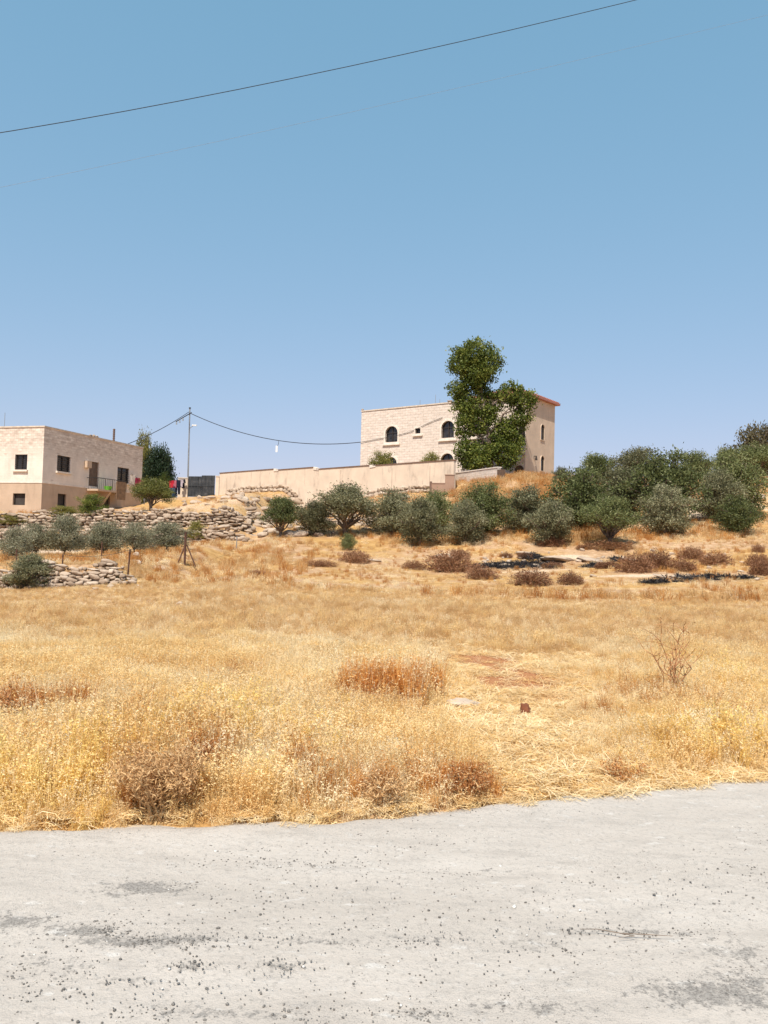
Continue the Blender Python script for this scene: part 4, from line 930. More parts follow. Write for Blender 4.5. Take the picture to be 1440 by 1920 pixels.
def tree_meshes(name, lobes, trunk_pts, tr, leaf_mat, L, W, per_m2=9, m=26, sig=.13, bark='bark', inner=.45, nb=14, zmin=.02, up=.35):
    C, K, cl = crown_pts(lobes, per_m2, m, sig, inner); ok = C[:, 2] > zmin; C, K = C[ok], K[ok]
    cen = np.mean([l[:3] for l in lobes], axis=0); out = C-cen; out /= np.linalg.norm(out, axis=1, keepdims=True)+1e-6
    D = out*.5+rng.normal(size=C.shape)*.8+np.array([0, 0, up])
    V, Fq, k = leaves(C, D, L*rng.uniform(.6, 1.3, len(C)), W*rng.uniform(.7, 1.3, len(C)), K)
    cm = mesh_np('crown', V, Fq, leaf_mat, False, k)
    mb = MB(); tp = [Vector(p) for p in trunk_pts]; n = len(tp)
    mb.tube(tp, [tr*(1-.5*i/(n-1)) * (1.35 if i == 0 else 1) for i in range(n)], 8)
    top = tp[-1]
    for l in lobes:
        st = min(tp[1:], key=lambda q: abs(q.z-(l[2]-1.1*math.hypot(l[0]-q.x, l[1]-q.y)))); e = limb(mb, st, l[:3], tr*.45, tr*.16, .5)
        sel = [c for c in cl if ((c-np.array(l[:3]))**2).sum() < (max(l[3:])*1.3)**2]
        for q in range(min(nb//len(lobes)+2, len(sel))):
            c = sel[random.randrange(len(sel))]; limb(mb, e[random.randrange(2, len(e))], tuple(c), tr*.16, tr*.05, .5, 3)
    bm_ = mesh_np('trunk', mb.v, mb.f, MATS[bark], True)
    return bm_, cm
def place_tree(meshes, name, label, cat, loc, scale, rz, group=None):
    t = thing(name, label, cat, loc, rz, group); t.scale = scale
    obj('trunk', meshes[0], t); obj('crown', meshes[1], t); return t
# olive prototypes, all about 2 m wide and 2 m tall
def rl(n, cx, cz_, R_, r0, r1, zlo, zhi):
    L = []
    for k in range(n):
        a = 2*math.pi*k/n+random.uniform(-.4, .4); q = random.uniform(.6, 1)*R_; r = random.uniform(r0, r1)
        L.append((q*math.cos(a), q*math.sin(a), random.uniform(zlo, zhi), r, r, r*random.uniform(.75, 1.0)))
    return L
def olive(kind, mat):
    if kind == 'bush':    # foliage to the ground
        lobes = rl(6, 0, 0, .52, .36, .5, .42, .75)+rl(5, 0, 0, .34, .34, .48, 1.05, 1.35)+[(0.05, 0, 1.55, .40, .40, .36)]; tp = [(0, 0, -.1), (.03, .02, .3), (0, .05, .6)]
    elif kind == 'stem':  # clear stem, rounded crown
        lobes = rl(5, 0, 0, .52, .34, .46, .95, 1.15)+rl(4, 0, 0, .34, .36, .46, 1.4, 1.6); tp = [(0, 0, -.1), (.06, 0, .25), (.03, .05, .55), (.08, 0, .8)]
    elif kind == 'wide':  # spreading, forked trunk
        lobes = rl(7, 0, 0, .68, .28, .40, .95, 1.3)+rl(4, 0, 0, .35, .34, .42, 1.35, 1.6)+[(-.75, .1, .75, .28, .28, .24)]; tp = [(0, 0, -.1), (.04, 0, .2), (.10, .04, .45), (0.02, 0, .7)]
    else:                 # young: thin stem, airy crown
        lobes = rl(6, 0, 0, .50, .34, .46, .62, 1.05)+rl(4, 0, 0, .28, .34, .42, 1.3, 1.55); tp = [(0, 0, -.1), (.03, 0, .3), (0, .03, .6)]
    lobes = [(a_, b_, c_, d_*q_, e_*q_, f_*q_) for (a_, b_, c_, d_, e_, f_) in lobes for q_ in (random.uniform(.72, 1.12),)]
    lobes += rl(13, 0, 0, .98, .11, .22, .5 if kind in ('bush', 'young') else .9, 1.5)+rl(4, 0, 0, .4, .12, .2, 1.65, 1.85)
    if kind == 'young': return tree_meshes('olive', lobes, tp, .05, mat, .095, .030, 18, 26, .13, 'bark', .25, 16, .3)
    return tree_meshes('olive', lobes, tp, .085, mat, .092, .034, 16, 30, .115, 'bark', .4, 18, .06)
PR = {'bush': [olive('bush', OL), olive('bush', OLG), olive('bush', OL)], 'stem': [olive('stem', OL), olive('stem', OLG)], 'wide': [olive('wide', OL), olive('wide', OLG)], 'young': [olive('young', YOL), olive('young', YOL), olive('young', YOL)], 'brown': [olive('stem', BRN)], 'fig': [olive('wide', FIG)], 'dark': [tree_meshes('evergreen', rl(6, 0, 0, .5, .5, .6, .5, .8)+rl(5, 0, 0, .4, .5, .6, 1.0, 1.3)+[(0, 0, 1.45, .5, .5, .45)], [(0, 0, -.1), (0, 0, .3), (0, 0, .6)], .1, DRK, .08, .04, 26, 30, .10, 'bark', .5, 10, .05)], 'yel': [olive('bush', YEL)], 'green': [olive('bush', BIG)]}
def put(kind, i, px, base, w, top, label, name='olive_tree', cat='olive tree', group=None, d=None, rz=None):
    if d is None: g = ground(px, base)
    else: g = P(px, base, d); g.z = min(g.z, tz(g.x, g.y))
    s = g.y/F; sw = w*s/2.0*(.97 if (kind == 'young' or px > 1070) else 1.04); shh = (P(px, top, g.y).z-g.z)/1.84
    place_tree(PR[kind][i], name, label, cat, g, (sw, (sw+shh)/2, shh), random.uniform(0, 6.28) if rz is None else rz, group)
yg = 'young olives in a row on the terrace'
put('young', 0, 28, 1054, 82, 990, 'young grey-green olive before the terrace wall, first of the row', group=yg)
put('young', 1, 66, 1046, 76, 986, 'young olive standing between the first of the row and a darker one', group=yg)
put('young', 2, 120, 1046, 88, 971, 'young olive with the darkest crown in the terrace row', group=yg)
put('young', 0, 192, 1044, 90, 980, 'wide young olive in the middle of the terrace row', group=yg)
put('young', 1, 252, 1041, 82, 983, 'young olive standing second from the corner post', group=yg)
put('young', 2, 312, 1034, 94, 983, 'young olive next to the braced corner post', group=yg)
put('yel', 0, 366, 1013, 38, 979, 'small yellow-green shrub beside the braced corner post', 'shrub', 'shrub')
put('bush', 0, 55, 1104, 104, 1043, 'round dense bush in front of the field wall', 'round_bush', 'bush')
put('yel', 0, 20, 985, 60, 965, 'low yellow-green weeds on the terrace wall top', 'shrub', 'shrub')
og = 'olive trees on the hillside'
put('stem', 1, 527, 1008, 76, 937, 'small green olive on a clear stem standing alone before the rubble slope', group=og)
put('bush', 0, 590, 1003, 84, 944, 'grey olive leaning on the big one below the yard wall', group=og)
put('wide', 0, 648, 1003, 122, 914, 'big olive with dark trunks below the middle of the yard wall', group=og)
put('bush', 1, 652, 1032, 30, 1003, 'tiny green sapling bush in the open grass', 'sapling', 'sapling')
put('bush', 2, 738, 1003, 112, 924, 'dense olive bush below the yard wall joint', group=og)
put('bush', 0, 788, 1024, 88, 940, 'grey spreading olive standing forward of the dense ones by the yard wall', group=og)
put('bush', 1, 815, 995, 76, 926, 'dark green olive tucked below the stepped wing wall', group=og)
put('bush', 0, 872, 1020, 84, 944, 'dusky olive bush in front of the dry grass mound', group=og)
put('bush', 1, 905, 1003, 112, 914, 'tall green olive bush below the garden wall', group=og)
put('bush', 2, 985, 996, 112, 918, 'olive bush on the right flank of the dry grass mound', group=og)
put('bush', 0, 1032, 1022, 92, 944, 'grey olive standing forward of the thicket below the stone house', group=og)
put('bush', 1, 1085, 995, 140, 888, 'large dark olive at the left end of the hill thicket', group=og)
put('wide', 1, 1143, 1022, 122, 936, 'low spreading olive with forked trunk standing before the thicket', group=og)
put('stem', 1, 1118, 935, 78, 857, 'olive crown rising on the skyline beside the fence posts', group=og)
put('stem', 0, 1192, 930, 100, 845, 'highest rounded olive on the skyline of the thicket', group=og)
put('bush', 0, 1165, 975, 120, 884, 'olive filling the middle of the hill thicket', group=og)
put('bush', 1, 1245, 985, 146, 858, 'broad green olive at the heart of the hill thicket', group=og)
put('bush', 2, 1248, 1005, 112, 914, 'dusky olive bush at the front of the hill thicket', group=og)
put('wide', 1, 1302, 925, 78, 852, 'thin open olive at the right edge of the thicket against the sky', group=og)
put('bush', 0, 1348, 978, 96, 888, 'olive just right of the pale ledge rocks', group=og)
put('bush', 1, 1382, 1003, 96, 936, 'low round green olive bush at the foot of the slope', group=og)
put('bush', 1, 1374, 972, 128, 862, 'tall full olive above the low round bush', group=og)
put('wide', 1, 1412, 905, 96, 838, 'olive on the hilltop beneath the brownish crown', group=og)
put('brown', 0, 1424, 895, 110, 806, 'brownish olive tallest on the hilltop', group=og)
put('stem', 1, 1362, 892, 46, 848, 'small dark olive on the skyline left of the brownish one', group=og)
put('bush', 2, 1052, 905, 40, 878, 'small olive bush by the fence right of the stone house', group=og)
put('fig', 0, 284, 957, 76, 901, 'yellow-green fig tree leaning beside the plain house', 'fig_tree', 'fig tree')
put('green', 0, 172, 968, 52, 928, 'leafy green shrub at the foot of the plain house', 'shrub', 'shrub')
put('yel', 0, 122, 968, 60, 950, 'dry yellowish bush by the plain house wall', 'shrub', 'shrub')
put('green', 0, 307, 918, 20, 889, 'small green tree top beside the white towel', 'shrub', 'shrub', d=80)
put('dark', 0, 297, 930, 62, 838, 'dense dark evergreen tree behind the plain house', 'evergreen_tree', 'tree', d=88)
put('yel', 0, 268, 925, 30, 822, 'yellow-green tree top beside the dark evergreen', 'garden_tree', 'tree', d=90)
put('yel', 0, 717, 885, 62, 852, 'straggly green shrub showing above the yard wall', 'shrub', 'shrub', d=70)
put('yel', 0, 808, 880, 50, 853, 'thin weedy shrub above the yard wall before the lower arch window', 'shrub', 'shrub', d=66)

# ---- the tall tree in front of the stone house
TD = 68.0; tb = P(920, 885, TD); tb.z = tz(tb.x, tb.y)-.1; pm = TD/F
def tl(px, py, r, ry=None, dy=0.0):
    q = P(px, py, TD); return (q.x-tb.x, dy, q.z-tb.z, r*pm*.93, r*pm*.8, (ry or r)*pm*.95)
lob = [tl(890, 664, 34, 26), tl(866, 680, 27), tl(914, 684, 26, 30, -.3), tl(890, 700, 30, 22), tl(858, 730, 17, 14), tl(868, 755, 20, 22, .3), tl(905, 735, 16, 12, .4), tl(925, 752, 18, 20, .3), tl(958, 738, 22, 22), tl(985, 752, 20, 20), tl(975, 785, 22, 20, .3),
       tl(866, 800, 18, 22, -.4), tl(898, 795, 20, 26), tl(940, 812, 24, 24), tl(873, 848, 22, 26, -.6), tl(905, 850, 26, 28), tl(945, 850, 32, 28, -.2), tl(962, 815, 20, 28, .2), tl(890, 868, 26, 14, -.5), tl(884, 720, 22, 15), tl(888, 762, 18, 20, -.2), tl(915, 778, 17, 18), tl(872, 775, 15, 18, -.3)]
def tpx(px, py): q = P(px, py, TD); return (q.x-tb.x, 0, q.z-tb.z)
tm = tree_meshes('tall_tree', lob, [(0, 0, -.2), tpx(919, 850), tpx(916, 815), tpx(908, 775), tpx(903, 740)], .24, BIG, .22, .125, 5.4, 30, .21, 'bark', .45, 40, .1)
mb = MB(); limb(mb, tpx(916, 815), tpx(968, 760), .13, .05, .3); limb(mb, tpx(912, 790), tpx(925, 752), .12, .05, .3); limb(mb, tpx(919, 845), tpx(880, 800), .12, .05, .3); limb(mb, tpx(905, 750), tpx(890, 670), .11, .04, .2); limb(mb, tpx(900, 830), tpx(868, 850), .08, .03, .3)
T = place_tree(tm, 'tall_tree', 'tall leafy green tree with a round top before the stone house', 'tree', tb, (1, 1, 1), 0); mb.build('limb', 'bark', T, True)

# ---- brown thorn cushions and charred tufts
def tuft_mesh(name, n, L, W, mat, flat=.55, stems=30, hemi=1.0):
    d = rng.normal(size=(n, 3)); d[:, 2] = np.abs(d[:, 2]); d /= np.linalg.norm(d, axis=1, keepdims=True)
    rr = rng.uniform(size=(n, 1))**.4; lump = 1+.22*np.sin(d[:, :1]*7+1)*np.sin(d[:, 1:2]*6+2)
    C = d*rr*lump*np.array([1, 1, flat*2*hemi]); D = d+rng.normal(size=(n, 3))*.55
    V, Fq, k = leaves(C, D, L*rng.uniform(.5, 1.4, n), W)
    return mesh_np(name, V, Fq, mat, False, k)
THM = [tuft_mesh('thorn_cushion', 3600, .17, .035, THN) for _ in range(3)]
CHM = [tuft_mesh('charred_tuft', 500, .3, .05, CHR) for _ in range(2)]
tg_ = 'brown thorn cushions on the field edge'
TH = [(665, 1056, 58, 24, 'brown thorn cushion standing alone below the tiny sapling'), (776, 1068, 44, 16, 'small thorn cushion left of the big purple-brown one'), (845, 1073, 92, 36, 'widest purple-brown thorn cushion beside the charred patch'), (862, 1048, 42, 18, 'thorn cushion on the bank above the widest one'),
      (905, 1086, 76, 24, 'thorn cushion in front of the charred patch'), (1000, 1098, 92, 28, 'broad rust thorn cushion below the charred patch'), (1072, 1096, 58, 22, 'neat round thorn cushion right of the broad rust one'), (1195, 1074, 66, 34, 'thorn cushion beside the small charred spot'),
      (1236, 1066, 76, 32, 'tall thorn cushion in the middle of the scrub cluster'), (1284, 1072, 54, 24, 'low thorn cushion in the scrub cluster above the charred strip'), (1300, 1048, 54, 22, 'thorn cushion at the back of the scrub cluster'), (1345, 1060, 62, 24, 'thorn cushion at the right of the scrub cluster'),
      (1425, 1063, 44, 24, 'thorn cushion above the end of the charred strip'), (1432, 1079, 52, 28, 'dark thorn cushion touching the charred strip'), (1424, 1036, 28, 15, 'little thorn cushion higher up the bank'), (600, 1062, 62, 12, 'flat faded thorn scrub left of the lone cushion'),
      (1035, 1025, 62, 18, 'brown scrub under the grey olive before the thicket'), (1148, 1030, 110, 16, 'brown scrub spreading under the low forked olive'), (400, 1005, 30, 12, 'brown scrub tuft at the terrace wall end'), (200, 1078, 30, 22, 'dry brown scrub on the tumbled end of the field wall'), (480, 1078, 40, 10, 'thin faded scrub tuft in the field'), (905, 1014, 60, 14, 'brown scrub under the dusky olive bush'), (1100, 1030, 44, 10, 'faint brown scrub between two spreading olives'),
      (985, 1048, 34, 12, 'scrub sprig on the pale bank over the charred patch'), (950, 1046, 30, 10, 'rusty scrub sprig left of the charred mound'), (1145, 1066, 60, 14, 'thin scorched scrub between the charred spots'), (1040, 1064, 50, 10, 'scorched scrub at the right of the charred patch')]
for k, (px, py, w, h, lb) in enumerate(TH):
    g = ground(px, py); s = g.y/F; o = obj('thorn_cushion', THM[k % 3], None, (g.x, g.y+.2*w*s, g.z-.03), (0, 0, random.uniform(0, 6.28)), (w*s*.55, w*s*.44, h*s*1.0)); tag(o, lb, 'thorn bush', tg_)
CHT = [tuft_mesh('charred_shrub', 520, .24, .035, CHR, .5) for _ in range(2)]
for k, (px, py, w, h) in enumerate([(925, 1066, 46, 13), (952, 1068, 50, 16), (978, 1064, 40, 16), (1000, 1056, 36, 22), (1012, 1066, 40, 13), (985, 1050, 30, 16), (895, 1066, 34, 10), (1160, 1056, 36, 14), (1140, 1064, 40, 9), (1215, 1096, 40, 9), (1240, 1096, 36, 9), (1290, 1091, 50, 7), (1330, 1089, 50, 7), (1370, 1087, 54, 8), (1410, 1086, 44, 7), (1035, 1066, 36, 9)]):
    g = ground(px, py); s = g.y/F; o = obj('charred_shrub', CHT[k % 2], None, (g.x, g.y+.1, g.z-.03), (0, 0, random.uniform(0, 6.28)), (w*s*.6, w*s*.45, h*s*.9))
    tag(o, 'black charred shrub remains on the burnt patch in the field' if k < 7 or k == 15 else 'black charred shrub by the scrub cluster' if k < 9 else 'low black charred shrub along the burnt strip', 'burnt shrub', 'charred shrubs on the burnt patch' if k < 7 or k == 15 else 'charred shrubs by the scrub' if k < 9 else 'charred shrubs along the strip')
cc = []
for (px, py, w, h, a_) in CHAR:
    c = ground(px, py); l = ground(px-w/2, py); f_ = ground(px, py-h/2)
    for k in range(int(w/4)): cc.append((c.x+random.gauss(0, .45)*abs(c.x-l.x), c.y+random.gauss(0, .4)*max(f_.y-c.y, .2)))
Vs, Fs, Ks, off = [], [], [], 0
for (x, y) in cc:
    n = 60; d = rng.normal(size=(n, 3)); d[:, 2] = np.abs(d[:, 2])*.8; d /= np.linalg.norm(d, axis=1, keepdims=True); r_ = random.uniform(.08, .26)
    V, Fq, k = leaves(np.array([x, y, tz(x, y)])+d*r_*rng.uniform(size=(n, 1))*np.array([1.3, 1.3, .8]), d, r_*.8, .025); Vs.append(V); Fs.append(Fq+off); Ks.append(k); off += len(V)
tag(obj('charred_stubble', mesh_np('charred_stubble', np.concatenate(Vs), np.concatenate(Fs), CHR, False, np.concatenate(Ks))), 'black charred stubble on the burnt patches of ground', 'stubble', None, 'stuff')

# ------------------------------------------------------------------ dry grass
def blades(n, h, spread, lean, w, heads, curl=.35, droop=.3):
    """stalk strips (4 points each) with small seed leaves near the top"""
    V, Fq, K = [], [], []; off = 0
    for i in range(n):
        a = random.uniform(0, 6.28); r = spread*math.sqrt(random.random()); bx, by = r*math.cos(a), r*math.sin(a)
        H = h*random.uniform(.45, 1.1); la = random.uniform(0, 6.28); le = abs(random.gauss(0, lean)); dx, dy = math.cos(la), math.sin(la)
        pts = []
        for k in range(4):
            t = k/3; q = le*t+curl*random.uniform(.3, 1)*le*t*t; pts.append(np.array([bx+dx*H*q, by+dy*H*q, H*(t-droop*le*t*t*.6)]))
        sa = random.uniform(0, 6.28); sd = np.array([math.cos(sa), math.sin(sa), 0])*w*.5; kr = random.random()
        for k, p in enumerate(pts): V += [p-sd*(1-.2*k), p+sd*(1-.2*k)]
        for k in range(3): Fq.append((off+2*k, off+2*k+1, off+2*k+3, off+2*k+2))
        K += [kr]*8; off += 8
        for j in range(heads):
            t = random.uniform(.65, 1.05); c = pts[2]+(pts[3]-pts[2])*(t*3-2) if t > .66 else pts[2]
            d = np.array([random.gauss(0, 1), random.gauss(0, 1), random.gauss(-.2, .6)]); d /= np.linalg.norm(d); sd2 = np.cross(d, [random.random(), random.random(), random.random()]); sd2 /= np.linalg.norm(sd2)+1e-6
            L = random.uniform(.013, .032); c = c+d*L*.5
            V += [c-d*L*.5, c+sd2*w*1.0, c+d*L*.5, c-sd2*w*1.0]; Fq.append((off, off+1, off+2, off+3)); K += [min(1, kr*.5+.5*random.random()+.1)]*4; off += 4
    return np.array(V), np.array(Fq), np.array(K)
def litter(n, R_, L, w):
    V, Fq, K = [], [], []; off = 0
    for i in range(n):
        a = random.uniform(0, 6.28); r = R_*math.sqrt(random.random()); c = np.array([r*math.cos(a), r*math.sin(a), abs(random.gauss(0, .018))+.006]); b = random.uniform(0, 6.28)
        d = np.array([math.cos(b), math.sin(b), random.gauss(0, .22)]); l = L*random.uniform(.3, 1.2); s_ = np.array([-d[1], d[0], random.gauss(0, .6)]); s_ /= np.linalg.norm(s_); bend = np.array([random.gauss(0, .12), random.gauss(0, .12), abs(random.gauss(0, .1))])*l
        p = [c-d*l*.5, c+bend, c+d*l*.5]
        for q in p: V += [q-s_*w*.5, q+s_*w*.5]
        for k in range(2): Fq.append((off+2*k, off+2*k+1, off+2*k+3, off+2*k+2))
        K += [random.random()]*6; off += 6
    return np.array(V), np.array(Fq), np.array(K)
def proto_col(name, items):
    c = bpy.data.collections.new(name)
    for i, (mesh, mat) in enumerate(items):
        V, Fq, K = mesh; me = mesh_np('%s_clump_%02d' % (name, i), V, Fq, mat, False, K); c.objects.link(bpy.data.objects.new('%s_clump_%02d' % (name, i), me))
    return c
def instancer(name, coll, pts, rotz, scl, ind, tilt, label):
    n = len(pts); me = bpy.data.meshes.new(name); me.vertices.add(n); me.vertices.foreach_set('co', pts.astype(np.float32).ravel())
    a = me.attributes.new('rot', 'FLOAT_VECTOR', 'POINT'); a.data.foreach_set('vector', np.stack([tilt[:, 0], tilt[:, 1], rotz], -1).astype(np.float32).ravel())
    a = me.attributes.new('scl', 'FLOAT', 'POINT'); a.data.foreach_set('value', scl.astype(np.float32)); a = me.attributes.new('pick', 'INT', 'POINT'); a.data.foreach_set('value', ind.astype(np.int32))
    ng = bpy.data.node_groups.new(name, 'GeometryNodeTree'); ng.interface.new_socket('Geometry', in_out='INPUT', socket_type='NodeSocketGeometry'); ng.interface.new_socket('Geometry', in_out='OUTPUT', socket_type='NodeSocketGeometry')
    N = ng.nodes; gi = N.new('NodeGroupInput'); go = N.new('NodeGroupOutput'); ip = N.new('GeometryNodeInstanceOnPoints'); ci = N.new('GeometryNodeCollectionInfo')
    ci.inputs['Collection'].default_value = coll; ci.inputs['Separate Children'].default_value = True; ci.inputs['Reset Children'].default_value = True
    def na(nm, ty): x = N.new('GeometryNodeInputNamedAttribute'); x.data_type = ty; x.inputs['Name'].default_value = nm; return x.outputs['Attribute']
    l = ng.links.new; l(gi.outputs[0], ip.inputs['Points']); l(ci.outputs[0], ip.inputs['Instance']); ip.inputs['Pick Instance'].default_value = True
    l(na('pick', 'INT'), ip.inputs['Instance Index']); l(na('rot', 'FLOAT_VECTOR'), ip.inputs['Rotation']); l(na('scl', 'FLOAT'), ip.inputs['Scale']); l(ip.outputs[0], go.inputs[0])
    o = tag(obj(name, me), label, 'grass', None, 'stuff'); md = o.modifiers.new('scatter', 'NODES'); md.node_group = ng; return o

RUST = [(720, 1322, 135, 22, 1.1), (30, 1355, 110, 30, .9), (120, 1340, 80, 26, .7), (240, 1398, 36, 16, .8), (385, 1470, 90, 40, .7), (840, 1492, 200, 26, .8), (700, 1500, 100, 30, .7), (600, 1510, 90, 30, .6), (300, 1500, 150, 60, .55), (1180, 1470, 80, 30, .5), (450, 1280, 60, 30, .4), (1240, 1320, 90, 60, .4), (560, 1480, 60, 40, .5), (1130, 1345, 60, 20, .5)]
TALLS = [(450, 1330, 420, 120, .9), (150, 1430, 300, 120, 1.0), (720, 1300, 160, 60, 1.0), (560, 1440, 420, 90, .8), (1350, 1330, 180, 180, .8), (1220, 1440, 160, 60, .5)]
YELL = [(120, 1480, 260, 130, .95), (30, 1520, 120, 60, .9), (330, 1400, 160, 80, .6), (1330, 1420, 200, 70, .8), (1180, 1480, 160, 40, .6), (450, 1360, 200, 90, .5), (1400, 1300, 120, 120, .4), (560, 1420, 120, 60, .4)]
LOW = [(930, 1350, 240, 110, 1.0), (980, 1420, 200, 100, 1.0), (1040, 1480, 160, 40, 1.0), (870, 1310, 120, 50, 1.0), (960, 1270, 220, 90, 1.0), (900, 1235, 150, 30, .9), (960, 1390, 220, 90, .8), (1000, 1440, 200, 50, .85), (860, 1340, 110, 50, .8), (1060, 1470, 120, 40, .8), (760, 1215, 200, 26, .4), (760, 1360, 160, 40, .55), (1050, 1240, 200, 40, .7)]
def inframe(x, y): return (np.abs(x) < .53*y+.8)
def scatter(name, label, n, y0, y1, dens, seed):
    r_ = np.random.default_rng(seed); y = r_.uniform(y0, y1, n*3); y = y[r_.uniform(size=n*3) < (.52*y+1.8)/(.52*y1+1.8)][:n]; n = len(y); x = r_.uniform(-1, 1, n)*(.52*y+1.8)
    ok = y > road_edge(x)+.02+.10*r_.uniform(size=n)**2; x, y = x[ok], y[ok]; k = r_.uniform(size=len(x)) < dens(x, y); return x[k], y[k], r_
near = proto_col('near_grass', [(blades(34, .30, .07, .32, .0048, 4), G_STRAW), (blades(30, .34, .08, .28, .0045, 5), G_STRAW), (blades(36, .24, .08, .45, .005, 3), G_PALE), (blades(28, .30, .09, .5, .0045, 4), G_PALE),
                                (blades(34, .30, .08, .3, .005, 4), G_YEL), (blades(36, .36, .08, .28, .005, 5), G_YEL), (blades(34, .40, .07, .16, .005, 2), G_RED), (blades(38, .30, .08, .22, .0055, 3), G_RED),
                                (litter(60, .16, .16, .0055), G_PALE), (litter(70, .18, .13, .005), G_STRAW), (litter(50, .2, .22, .0065), G_PALE), (blades(34, .20, .10, .4, .006, 3), G_TAN), (blades(34, .26, .10, .35, .006, 3), G_TAN), (blades(7, .55, .10, .22, .0045, 9, .5), G_PALE), (blades(6, .50, .10, .3, .0045, 10, .5), G_STRAW)])
def near_field(n, y0, y1, seed, sc0, name, label):
    x, y, r_ = scatter(name, label, n, y0, y1, lambda x, y: np.clip(1.0-1.25*ell_mask(REDS, x, y)*sstep(.40, .50, fbm(x*1.1+y*.4, y*3.2, 141)), .03, 1), seed)
    z = terrain(x, y); brk = fbm(x*2.3, y*2.3, 55)*1.5-.15; rust = ell_mask(RUST, x, y)*np.clip(brk+.3, 0, 1.3); yel = ell_mask(YELL, x, y)*np.clip(brk, .1, 1.1); low = np.clip(ell_mask(LOW, x, y)*1.7*np.clip(brk+.35, .5, 1.2), 0, 1); q = r_.uniform(size=len(x)); pat = fbm(x*1.1, y*1.1, 91)
    ind = np.where(pat+.25*(q-.5) > .5, r_.integers(0, 2, len(x)), r_.integers(2, 4, len(x)))
    ind = np.where(q < yel*.75, r_.integers(4, 6, len(x)), ind); ind = np.where(r_.uniform(size=len(x)) < rust*.8, r_.integers(6, 8, len(x)), ind)
    ind = np.where(r_.uniform(size=len(x)) < np.clip(low*1.05, 0, .985), r_.integers(8, 11, len(x)), ind); ind = np.where(r_.uniform(size=len(x)) < .18, r_.integers(8, 11, len(x)), ind)
    ind = np.where(r_.uniform(size=len(x)) < .75*sstep(9.0, 15.0, y+3*(pat-.5)), r_.integers(11, 13, len(x)), ind)
    tall_ = ell_mask(TALLS, x, y); ind = np.where((r_.uniform(size=len(x)) < .22*tall_*(1-low)) & (y < 15), r_.integers(13, 15, len(x)), ind)
    hh = .55+.75*fbm(x*.7, y*.7, 61)+.25*yel+.25*rust-.45*low; edge = sstep(0, .35, y-road_edge(x)); s_ = sc0*(.86-.12*np.clip(fbm(x*1.9, y*1.9, 17)*2-.6, 0, 1))*hh*(.5+.5*edge)*r_.uniform(.75, 1.2, len(x))
    s_ = s_*(1-.35*sstep(9, 15, y)); s_ = np.where((x < -5) & (y > 17), s_*.55, s_); s_ = np.where((x > -4) & (y > 21), s_*.6, s_); s_ = np.where((ind >= 8) & (ind < 11), np.clip(s_, .8*sc0, 1.3*sc0), np.maximum(s_, .3*sc0))
    instancer(name, near, np.stack([x, y, z-.005], -1), r_.uniform(0, 6.28, len(x)), s_, ind, r_.normal(size=(len(x), 2))*.12, label)
near_field(31500, 4.1, 12.5, 1, 1.0, 'dry_grass', 'tall dry straw grass along the road and near field')
near_field(22500, 12.0, 26.0, 2, 1.25, 'field_grass', 'dry straw grass covering the middle of the field')
x, y, r_ = scatter('', '', 75000, 3.3, 8.0, lambda x, y: np.ones(len(x)), 12); d_ = y-road_edge(x); k = d_ < .35; x, y = x[k], y[k]; y = y-.13*r_.uniform(size=len(x))**1.2; z = np.where(y < road_edge(x), .016, np.maximum(terrain(x, y), .012))
k = r_.uniform(size=len(x)) < np.where(y < road_edge(x)+.12, .05+.30*sstep(.3, 1.3, x), .35)*(fbm(x*2.5, y*2.5, 88) > .40); x, y, z = x[k], y[k], z[k]
instancer('road_edge_straw', near, np.stack([x, y, z], -1), r_.uniform(0, 6.28, len(x)), r_.uniform(.2, .5, len(x))*(1+.5*(x > .9)), r_.integers(8, 11, len(x)), r_.normal(size=(len(x), 2))*.03, 'loose straw spilling onto the edge of the road')
G_ORG = grassmat('orange_straw', [(.28, (.46, .17, .04)), (.5, (.68, .32, .09)), (.72, (.82, .50, .18))])
rustp = proto_col('rust_grass', [(blades(36, .42, .07, .10, .005, 2), G_ORG), (blades(30, .34, .08, .16, .005, 2), G_ORG), (blades(16, .52, .08, .16, .0045, 5), G_PALE)])
rx_, ry_ = [], []
for (px, py, w, dpt, n) in ((718, 1332, 150, .28, 190), (800, 1318, 50, .2, 40), (25, 1362, 90, .25, 90), (115, 1352, 70, .2, 60), (240, 1405, 34, .12, 30), (385, 1478, 70, .15, 50), (850, 1498, 170, .10, 90), (700, 1508, 90, .08, 50)):
    g = ground(px, py); l_ = ground(px-w/2, py)
    for k in range(n): rx_.append(g.x+random.uniform(-1, 1)*abs(g.x-l_.x)); ry_.append(g.y+random.uniform(0, 1)*dpt+.04*math.sin(rx_[-1]*14))
x, y = np.array(rx_), np.array(ry_); r_ = np.random.default_rng(31)
sc_ = np.where(y < 6.2, .45, np.where(y < 7.2, .7, 1.0))*r_.uniform(.7, 1.15, len(x))
instancer('rust_grass', rustp, np.stack([x, y, terrain(x, y)-.005], -1), r_.uniform(0, 6.28, len(x)), sc_, r_.choice([0, 0, 1, 1, 2], len(x)), r_.normal(size=(len(x), 2))*.06, 'upright rust orange grass patches standing in the straw')
farp = proto_col('far_grass', [(blades(44, .26, .20, .4, .013, 2), G_TAN), (blades(44, .22, .22, .45, .013, 2), G_PALE), (blades(40, .36, .18, .3, .014, 1), G_RED), (litter(60, .3, .26, .014), G_PALE)])
x, y, r_ = scatter('', '', 27500, 24.0, 68.0, lambda x, y: np.clip(1.05-1.5*ell_mask(BARE, x, y)-2*ell_mask(CHAR, x, y)-.75*sstep(.52, .62, fbm(x*.5, y*.5, 77)), 0, 1)*(1-.0*y), 3)
